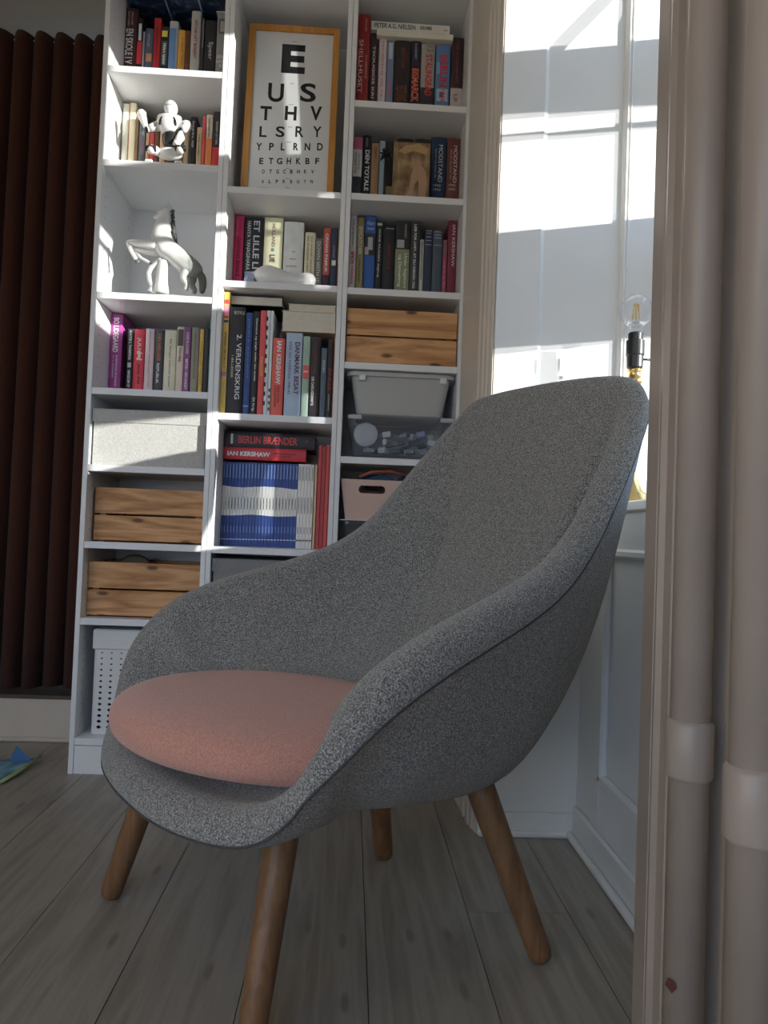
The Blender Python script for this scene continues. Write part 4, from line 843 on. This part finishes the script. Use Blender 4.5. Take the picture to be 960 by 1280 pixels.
t = tub('milky_tub', MAT['milky'], 2*CW+PT+.010, 3*CW-PT-.004, ty0, ty1, zc1+.001, zm1, .020, .014, 'milky white plastic tub stacked on the clear tub', 'tub', 'plastic tubs on the right bookcase', rimh=.014)
for xx in (.865, 1.13): B('handle_clip', MAT['plastic'], t, xx, xx+.022, ty0-.003, ty0+.012, zm1-.030, zm1-.012, bev=.002)
# grey toy bricks in the clear tub
cols_ = [(150, 156, 166), (180, 186, 194), (122, 128, 138), (205, 210, 214), (90, 94, 102), (140, 156, 190)]
random.seed(4)
tx0, tx1 = X_(446, 540, .05), X_(556, 540, .05)
def brick(i, x, y, z, rot, nx, ny, hh, col):
    n_o = thing('toy_brick', 'grey toy brick lying in the clear plastic tub', 'toy brick', (x, y, z), 'toy bricks in the clear tub')
    bm = bmesh.new(); s8 = .014; box(bm, -nx*s8/2, nx*s8/2, -ny*s8/2, ny*s8/2, 0, hh, bev=.0006); 
    bs = bmesh.new()
    for a in range(nx):
        for b in range(ny): lathe(bs, [(.0042, hh), (.0042, hh+.003)], ((a-(nx-1)/2)*s8, (b-(ny-1)/2)*s8, 0), 8)
    R = Matrix.Rotation(rot[2], 4, 'Z') @ Matrix.Rotation(rot[0], 4, 'X') @ Matrix.Rotation(rot[1], 4, 'Y')
    for b_ in (bm, bs): bmesh.ops.transform(b_, matrix=Matrix.Translation((x, y, z)) @ R, verts=b_.verts)
    put('block', bm, cm(col), n_o); put('studs', bs, cm(col), n_o)
k_ = 0
for lay, (zz, cnt) in enumerate(((zc0+.022, 10), (zc0+.050, 9), (zc0+.076, 8))):
    for i in range(cnt):
        f = (i+.5)/cnt
        if lay == 1 and f < .24: continue
        brick(k_, tx0+.03+(tx1-tx0-.06)*f, .060+.05*(i % 2)+random.uniform(0, .02), zz, (random.uniform(-.35, .35) if lay else 0, random.uniform(-.35, .35) if lay else 0, random.uniform(-1.5, 1.5)), random.choice((2, 2, 3)), random.choice((1, 2)), random.choice((.012, .017)), random.choice(cols_)); k_ += 1
bm = bmesh.new(); lathe(bm, [(.010, -.008), (.036, -.010), (.040, -.006), (.040, .006), (.036, .010), (.012, .008)], (tx0+.030, .052, zc0+.078), 28, 'Y'); tag(put('toy_disc', bm, cm((176, 182, 188)), None, True), 'pale grey toy wheel at the left end of the clear tub', 'toy wheel')
bm = bmesh.new(); pa = at(522, 460, .10); lathe(bm, [(.050, zm1-.032), (.050, zm1-.024), (.044, zm1-.008), (.030, zm1-.002), (.004, zm1)], (pa.x-.02, .085, 0), 28); tag(put('yellow_disc', bm, cm((200, 150, 60)), None, True), 'round yellow disc sticking up from the milky tub', 'disc')
bm = bmesh.new(); q0 = X_(520, 458, .05)
tube(bm, [(q0+.012, .034, zm1-.004), (q0+.03, .032, zm1+.006), (q0+.055, .034, zm1+.004), (q0+.075, .036, zm1-.002), (q0+.10, .036, zm1-.003), (q0+.125, .036, zm1-.002)], .003, 8); tag(put('cable', bm, cm((60, 52, 44)), None, True), 'thin dark cable curling over the rim of the milky tub', 'cable')
# pale pink bin on a clear box
zp0 = Z_(470, 651, .02); zp1 = Z_(470, 600, .02)
px0 = max(X_(425, 620, .02), 2*CW+PT+.004); px1 = px0+.285
t = thing('pink_bin', 'pale pink plastic bin with a slot handle, behind the chair back', 'bin', (px0+.14, .15, zp0))
def roundslot(cx, cz, w_, h_, y0, y1):
    bm = bmesh.new(); pts = []
    for s0 in (1, -1):
        for k_ in range(7):
            a = math.radians(-90+30*k_) if s0 == 1 else math.radians(90+30*k_)
            pts.append((cx+s0*(w_/2-h_/2)+h_/2*math.cos(a), cz+h_/2*math.sin(a)))
    A = [bm.verts.new((x, y0, z)) for x, z in pts]; Bv = [bm.verts.new((x, y1, z)) for x, z in pts]; n = len(pts)
    for i in range(n): bm.faces.new((A[i], A[(i+1) % n], Bv[(i+1) % n], Bv[i]))
    bm.faces.new(A[::-1]); bm.faces.new(Bv); bmesh.ops.recalc_face_normals(bm, faces=bm.faces[:]); return bm
bm = bmesh.new(); zi = zp0+.004; tp = .018
def rg(z, i): return [bm.verts.new(p) for p in ((px0+i, .02+i, z), (px1-i, .02+i, z), (px1-i, .30-i, z), (px0+i, .30-i, z))]
R = [rg(zp0+.001, tp), rg(zp1, 0), rg(zp1, .004), rg(zi, tp+.004)]
for a, b in zip(R, R[1:]):
    for i in range(4): bm.faces.new((a[i], a[(i+1) % 4], b[(i+1) % 4], b[i]))
bm.faces.new(R[0][::-1]); bm.faces.new(R[-1]); bmesh.ops.recalc_face_normals(bm, faces=bm.faces[:])
me = bpy.data.meshes.new('bin'); bm.to_mesh(me); bm.free(); ob = bpy.data.objects.new('bin', me); COL.objects.link(ob)
hb = roundslot(X_(465, 612, .02), Z_(465, 612, .02), .088, .025, -.02, .08); hm = bpy.data.meshes.new('cut'); hb.to_mesh(hm); hb.free(); ho = bpy.data.objects.new('cut', hm); COL.objects.link(ho)
md = ob.modifiers.new('b', 'BOOLEAN'); md.operation = 'DIFFERENCE'; md.object = ho; md.solver = 'EXACT'
me = evalmesh(ob); bpy.data.objects.remove(ho); bpy.data.meshes.remove(hm)
putmesh('body', me, MAT['pink_bin'], t)
bm = bmesh.new(); pts = []
for i in range(90):
    a = i*.42; r = .060+.012*math.sin(i*.9); pts.append((px0+.15+r*1.5*math.cos(a), .14+r*math.sin(a), zp1+.004+.016*math.sin(i*1.3)))
tube(bm, pts, .006, 7); tag(put('rope', bm, cm((52, 78, 102)), None, True), 'tangle of dark blue rope inside the pink bin', 'rope')
bm = bmesh.new(); tube(bm, [(px0+.06, .06, zp1+.010), (px0+.10, .05, zp1+.028), (px0+.16, .06, zp1+.034), (px0+.21, .07, zp1+.022)], .005, 7); tag(put('strap', bm, cm((170, 84, 50)), None, True), 'orange strap over the rope in the pink bin', 'strap')
B('bundle', cm((90, 60, 52)), None, px0+.03, px1-.03, .05, .27, zp0+.01, zp1-.035, bev=.01); bu = bpy.data.objects['bundle']; tag(bu, 'dark cloth bundle at the bottom of the pink bin', 'cloth')
t = tub('clear_box', MAT['clear'], 2*CW+PT+.005, 2*CW+PT+.31, .015, .30, ZD[2]+.001, zp0-.002, .012, .012, 'clear plastic box carrying the pink bin', 'tub', 'plastic tubs on the right bookcase')
B('lid', MAT['plastic'], t, 2*CW+PT+.003, 2*CW+PT+.312, .013, .302, zp0-.0015, zp0+.0005)

# ------------------------------------------------------------------ things on the shelves
# bone-shaped ornament
bn = []; y_ = .05; zb_ = ZB[4]+.001
pts = [(319, 346), (325, 342), (335, 340), (346, 343), (358, 347), (368, 349), (378, 348), (387, 347), (396, 350)]
rr = [.022, .036, .043, .036, .029, .027, .030, .033, .018]
bmv = [at(a, b, y_) for a, b in pts]
me = skin([Vector((v.x, y_+.012, zb_+r*.86)) for v, r in zip(bmv, rr)], [(i, i+1) for i in range(8)], rr, 2)
zm_ = min(v.co.z for v in me.vertices); [setattr(v.co, 'z', v.co.z-zm_+zb_) for v in me.vertices]
tag(putmesh('bone_ornament', me, MAT['porcelain'], None, True), 'white bone-shaped ornament lying before the books in the middle bookcase', 'ornament')
bm = bmesh.new(); q = at(311, 346, .06); ell(bm, (q.x, .05, zb_+.017), (.014, .016, .0165), 14, 10); ell(bm, (q.x+.012, .052, zb_+.014), (.009, .012, .012), 12, 8); tag(put('pebble_figure', bm, cm((140, 150, 178)), None, True), 'small blue-grey lumpy figure left of the bone ornament', 'ornament')
# gilt picture in front of the books
yq = .045; gx0, gx1 = X_(490, 243, yq), X_(536, 246, yq); gz0 = ZD[6]+.0005; gz1 = Z_(512, 178, yq)
t = thing('small_picture', 'small gilt and brown picture of a pale figure, standing before the books', 'picture', ((gx0+gx1)/2, yq, gz0))
def art():
    N = NT('gilt_print'); v = N.coord((1, 1, 1), 'Generated')
    a = N.n('ShaderNodeTexNoise'); a.inputs['Scale'].default_value = 4; a.inputs['Detail'].default_value = 6; N.l(v, a.inputs['Vector'])
    N.l(N.ramp(a.outputs[0], [(.3, (.10, .06, .03)), (.5, (.24, .15, .07)), (.68, (.46, .32, .16))]), N.p.inputs['Base Color']); N.p.inputs['Roughness'].default_value = .4; return N.m
B('panel', art(), t, gx0, gx1, yq, yq+.012, gz0, gz1)
gw, gh = gx1-gx0, gz1-gz0
def patch(name, pts, col):
    bm = bmesh.new(); bm.faces.new([bm.verts.new((gx0+gw*u, yq-.0006, gz0+gh*v)) for u, v in pts]); put(name, bm, cm(col), t)
patch('gilt_band', [(.12, .84), (.3, .80), (.55, .86), (.9, .80), (.96, .90), (.7, .985), (.35, .95)], (164, 130, 82))
patch('printed_figure', [(.42, .02), (.52, .03), (.60, .3), (.70, .38), (.74, .05), (.88, .02), (.94, .3), (.9, .5), (.78, .62), (.72, .72), (.60, .66), (.5, .45), (.46, .25)], (158, 122, 92))
bm = bmesh.new(); q = at(482, 190, .06)
for i in range(60):
    a = random.uniform(0, 6.28); r = random.uniform(.008, .022); tube(bm, [(q.x, .075, q.z), (q.x+r*math.cos(a), .07+random.uniform(-.012, .012), q.z+r*1.1*math.sin(a)-.004)], [.006, .0012], 5)
tube(bm, [(q.x+.002, .075, q.z), (q.x, .075, ZD[6]+.001)], .0035, 6)
tag(put('feather_duster', bm, MAT['black'], None, True), 'small tufted black duster left of the gilt picture', 'duster')
# navy board across the books at the top left
zbd = max(Z_(160, 10, .155), Z_(250, 13, .155))+.002
t = thing('game_board', 'dark navy printed board lying flat over the top left books', 'board', (.2, .2, zbd))
def star():
    N = NT('navy_star_print'); v = N.coord()
    a = N.n('ShaderNodeTexNoise'); a.inputs['Scale'].default_value = 38; a.inputs['Detail'].default_value = 8; N.l(v, a.inputs['Vector'])
    c1 = N.ramp(a.outputs[0], [(.50, (.008, .016, .042)), (.62, (.04, .075, .14)), (.72, (.20, .26, .36))])
    N.l(c1, N.p.inputs['Base Color']); N.p.inputs['Roughness'].default_value = .4; return N.m
B('board', star(), t, PT+.012, CW-PT-.004, .06, .33, zbd, zbd+.008)
for xa, xb in ((.155, .160), (.27, .275)): B('printed_line', cm((120, 140, 170)), t, xa, xb, .07, .32, zbd-.0008, zbd)
q = at(281, 14, .16); bm = bmesh.new(); box(bm, q.x-.028, CW-PT-.003, .155, .19, q.z-.004, zbd-.003); tag(put('notepad', bm, cm((205, 205, 205)), None), 'small white notepad tucked under the navy board, top right corner', 'notepad')

# ------------------------------------------------------------------ toy robot
RY = .075
def rp(x, y, dy=0):
    v = at(110+x/5.053, y/5.053, RY); return Vector((v.x, RY+dy, v.z))
k5 = .000503
base = rp(520, 1020); base.z = ZA[6]
rob = thing('toy_robot', 'white and black toy robot sitting on the second shelf of the left bookcase', 'toy', tuple(base))
WM, BK = MAT['plastic'], MAT['black']
c = rp(524, 690); bm = bmesh.new(); ell(bm, c, (.0225, .024, .0285), 20, 14)
for v in bm.verts:
    if v.co.z < c.z: v.co.x = c.x+(v.co.x-c.x)*(1+(v.co.z-c.z)*7.0); 
hd = put('head', bm, WM, rob, True)
bm = bmesh.new(); ell(bm, c+Vector((0, -.0165, .003)), (.0165, .008, .006), 14, 8); put('visor', bm, cm((150, 156, 162), .2), hd, True)
bm = bmesh.new(); tube(bm, [rp(520, 730), rp(518, 765)], [.010, .012], 14); put('neck', bm, BK, rob, True)
bm = bmesh.new(); cc = rp(515, 795)
for z, w_, d_ in ((.030, .030, .014), (.022, .036, .021), (.0, .034, .024), (-.018, .026, .022), (-.030, .018, .015)):
    pass
lays = [[bm.verts.new((cc.x+w_*math.cos(a), RY-.004+d_*math.sin(a)*(1.15 if math.sin(a) < 0 else .9), cc.z+z)) for a in (2*math.pi*i/20 for i in range(20))] for z, w_, d_ in ((.034, .024, .012), (.028, .040, .020), (.006, .041, .025), (-.014, .032, .023), (-.030, .021, .016))]
for a, b in zip(lays, lays[1:]):
    for i in range(20): bm.faces.new((a[i], a[(i+1) % 20], b[(i+1) % 20], b[i]))
bm.faces.new(lays[0]); bm.faces.new(lays[-1][::-1]); chs = put('chest', bm, WM, rob, True)
for sg in (-1, 1):
    bm = bmesh.new(); ell(bm, cc+Vector((sg*.022, -.0245, .004)), (.006, .005, .017), 10, 8, Matrix.Rotation(sg*-.35, 3, 'Y')); put('chest_vent', bm, BK, chs, True)
bm = bmesh.new(); lathe(bm, [(.020, rp(520, 935).z), (.028, rp(520, 900).z), (.030, rp(520, 865).z), (.024, rp(520, 845).z)], (rp(525, 870).x, RY+.002, 0), 20); ab = put('abdomen', bm, BK, rob, True)
bm = bmesh.new(); tube(bm, [rp(590, 850, -.01), rp(600, 890, -.018), rp(580, 925, -.02), rp(545, 930, -.022)], [.008, .010, .008, .004], 10); put('waist_guard', bm, WM, ab, True)
bm = bmesh.new(); ell(bm, rp(515, 972), (.044, .026, .019), 18, 10); put('pelvis', bm, WM, rob, True)
for sg, hx, kx in ((-1, 445, 418), (1, 575, 602)):
    me = skin([rp(hx, 970, 0), rp((hx+kx)/2, 968, -.026), rp(kx, 985, -.045), rp(kx, 1010, -.05)], [(0, 1), (1, 2), (2, 3)], [.017, .017, .0165, .012], 1)
    lg = putmesh('leg', me, WM, rob, True)
    bm = bmesh.new(); kk = rp(kx, 980, -.045); lathe(bm, [(.008, kk.x-.0172), (.010, kk.x-.016), (.010, kk.x+.016), (.008, kk.x+.0172)], (0, kk.y, kk.z), 14, 'X'); put('knee_joint', bm, BK, lg, True)
    bm = bmesh.new(); ft = rp(kx, 1010, -.055); box(bm, ft.x-.013, ft.x+.013, .006, .05, ZA[6]+.0008, ZA[6]+.012, bev=.004); put('foot', bm, WM, lg)
def limb(P, R):
    bm = bmesh.new(); tube(bm, P, R, 14)
    for p, r in zip(P, R): ell(bm, p, (r*1.02,)*3, 14, 8)
    return bm
am = put('arm', limb([rp(446, 795), rp(412, 808, -.004), rp(384, 822, -.008)], [.0165, .0135, .0105]), WM, rob, True)
bm = bmesh.new(); ell(bm, rp(377, 826, -.010), (.0095, .0095, .0095), 12, 8); put('elbow_joint', bm, BK, am, True)
put('forearm', limb([rp(370, 812, -.010), rp(358, 775, -.012), rp(346, 735, -.014)], [.008, .0115, .015]), WM, am, True)
am = put('arm', limb([rp(600, 800), rp(622, 800, -.004), rp(612, 820, -.008)], [.0175, .018, .0145]), WM, rob, True)
bm = bmesh.new(); ell(bm, rp(592, 838, -.012), (.0105, .0105, .0105), 12, 8); put('elbow_joint', bm, BK, am, True)
put('forearm', limb([rp(592, 852, -.014), rp(585, 890, -.020), rp(566, 922, -.024)], [.008, .0115, .0085]), WM, am, True)

# ------------------------------------------------------------------ porcelain horse
HY = .075
def hp(x, y, dy=0):
    v = at(110+x/5.05, 200+y/5.05, HY); return Vector((v.x, HY+dy, v.z))
zs_ = ZA[5]
horse = thing('horse_figurine', 'white and grey porcelain rearing horse in the left bookcase', 'figurine', (hp(560, 840).x, HY, zs_))
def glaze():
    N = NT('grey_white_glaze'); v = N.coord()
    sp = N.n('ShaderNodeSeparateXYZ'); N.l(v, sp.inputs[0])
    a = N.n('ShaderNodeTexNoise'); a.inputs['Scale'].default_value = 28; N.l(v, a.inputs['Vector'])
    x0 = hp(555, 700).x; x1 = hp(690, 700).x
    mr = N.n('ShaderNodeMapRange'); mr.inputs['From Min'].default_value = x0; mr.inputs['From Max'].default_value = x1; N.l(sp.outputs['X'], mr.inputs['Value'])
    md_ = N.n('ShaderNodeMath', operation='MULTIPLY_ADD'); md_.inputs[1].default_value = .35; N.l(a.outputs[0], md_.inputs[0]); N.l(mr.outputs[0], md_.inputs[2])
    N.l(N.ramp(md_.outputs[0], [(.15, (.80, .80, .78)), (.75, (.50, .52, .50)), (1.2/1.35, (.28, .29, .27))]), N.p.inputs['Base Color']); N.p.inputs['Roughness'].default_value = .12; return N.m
GL = glaze()
V_ = [(560, 600), (500, 560), (455, 500), (470, 440), (485, 385), (497, 335), (465, 345), (437, 362),   # chest to muzzle
      (620, 660), (672, 700), (690, 740)]
R_ = [.036, .042, .041, .033, .027, .023, .019, .015, .038, .036, .026]
me = skin([hp(*p) for p in V_], [(0, 1), (1, 2), (2, 3), (3, 4), (4, 5), (5, 6), (6, 7), (0, 8), (8, 9), (9, 10)], R_, 2)
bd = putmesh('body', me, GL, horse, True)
bm = bmesh.new(); tube(bm, [hp(512, 318), hp(486, 335), hp(458, 348), hp(436, 358), hp(426, 362)], [.013, .0165, .0125, .0098, .0075], 14); ell(bm, hp(510, 322), (.015, .013, .015), 14, 10); ell(bm, hp(429, 360), (.0085, .0085, .0075), 12, 8); tube(bm, [hp(470, 372), hp(450, 374), hp(438, 376)], [.008, .006, .0045], 10); hd = put('head', bm, GL, horse, True)
bm = bmesh.new(); ell(bm, hp(480, 330, -.013), (.0028, .002, .0028), 10, 6); put('eye', bm, MAT['black'], hd, True)
for sg in (-1, 1):
    bm = bmesh.new(); p = hp(514, 308, sg*.008); tube(bm, [p, p+Vector((-.001, sg*.002, .009)), p+Vector((.001, sg*.002, .018))], [.005, .0045, .0008], 8); put('ear', bm, GL, hd, True)
for dy in (-.016, .016):
    pts = [hp(640, 700, dy), hp(600, 745, dy), hp(632, 800, dy), hp(618, 835, dy)] if dy < 0 else [hp(660, 720, dy), hp(640, 775, dy), hp(672, 815, dy), hp(660, 838, dy)]
    me = skin(pts, [(0, 1), (1, 2), (2, 3)], [.022, .014, .008, .009], 2); putmesh('hind_leg', me, GL, horse, True)
for pts in ([(450, 545, -.018), (350, 545, -.022), (262, 532, -.022), (285, 590, -.022), (318, 645, -.022)], [(450, 570, .015), (370, 570, .016), (285, 552, .016), (330, 605, .016), (390, 640, .016)]):
    me = skin([hp(*p) for p in pts], [(i, i+1) for i in range(4)], [.020, .013, .0088, .0068, .0075], 2); fl_ = putmesh('foreleg', me, GL, horse, True)
    bm = bmesh.new(); q = hp(*pts[-1]); ell(bm, q+Vector((.003, 0, -.006)), (.008, .008, .007), 10, 8); put('hoof', bm, cm((90, 92, 90)), fl_, True)
bm = bmesh.new(); random.seed(2)
for i in range(16):
    f = i/15; b = hp(514+22*f-6*math.sin(f*3), 320+200*f); tube(bm, [b, b+Vector((.010, random.uniform(-.012, .012), .004)), b+Vector((.012+random.uniform(0, .006), random.uniform(-.014, .014), -.016))], [.006, .006, .001], 6)
put('mane', bm, cm((70, 72, 68)), horse, True)
me = skin([hp(690, 700), hp(722, 735), hp(726, 790), hp(716, 845)], [(0, 1), (1, 2), (2, 3)], [.010, .016, .014, .008], 2); putmesh('tail', me, cm((84, 84, 80)), horse, True)
bm = bmesh.new(); tube(bm, [hp(462, 838, 0), hp(465, 770), hp(470, 700), hp(480, 640)], [.026, .020, .018, .020], 16); put('support', bm, MAT['porcelain'], horse, True)
bm = bmesh.new(); tube(bm, [hp(470, 640), hp(440, 655), hp(400, 680), hp(383, 715), hp(390, 760), hp(410, 800), hp(400, 835)], [.014, .012, .009, .008, .008, .009, .016], 12); put('scroll', bm, MAT['porcelain'], horse, True)
bm = bmesh.new(); bz = hp(540, 840); lathe(bm, [(.085, zs_+.0008), (.088, zs_+.004), (.080, zs_+.009), (.02, zs_+.011)], (0, 0, 0), 32)
for v in bm.verts: v.co.x = bz.x-.004 + v.co.x*1.15; v.co.y = HY + v.co.y*.62
put('base', bm, MAT['porcelain'], horse, True)

# ------------------------------------------------------------------ paper on the floor at the left edge
t = thing('crumpled_paper', 'blue and green printed paper lying on the floor at the left edge', 'paper', (-.2, .0, 0))
def pmat():
    N = NT('blue_print'); v = N.coord(); a = N.n('ShaderNodeTexNoise'); a.inputs['Scale'].default_value = 18; a.inputs['Detail'].default_value = 4; N.l(v, a.inputs['Vector'])
    N.l(N.ramp(a.outputs[0], [(.35, (.05, .16, .30)), (.55, (.20, .40, .52)), (.7, (.45, .55, .55))]), N.p.inputs['Base Color']); N.p.inputs['Roughness'].default_value = .45; return N.m
bm = bmesh.new(); NX = 10
g_ = []
for i in range(NX+1):
    r = []
    for j in range(NX+1):
        u, v = i/NX, j/NX; x = -.46+.31*u + .03*v; yv = -.12 + .22*v - .05*(1-u)
        r.append(bm.verts.new((x, yv, .006 + .010*abs(math.sin(u*3.3+v*2)) + .022*max(0, u-.6)*v)))
    g_.append(r)
for i in range(NX):
    for j in range(NX): bm.faces.new((g_[i][j], g_[i+1][j], g_[i+1][j+1], g_[i][j+1]))
o = put('sheet', bm, pmat(), t, True); md = o.modifiers.new('t', 'SOLIDIFY'); md.thickness = .0012
bm = bmesh.new(); tube(bm, [(-.152, -.118, .010), (-.136, -.02, .014), (-.120, .10, .028)], [.006, .006, .003], 6); put('green_edge', bm, cm((150, 160, 90)), t, True)
bm = bmesh.new(); fv = [bm.verts.new(p) for p in ((-.205, .06, .016), (-.125, .045, .022), (-.195, .085, .060))]; bm.faces.new(fv); o = put('folded_corner', bm, cm((40, 90, 140)), t); md = o.modifiers.new('t', 'SOLIDIFY'); md.thickness = .001
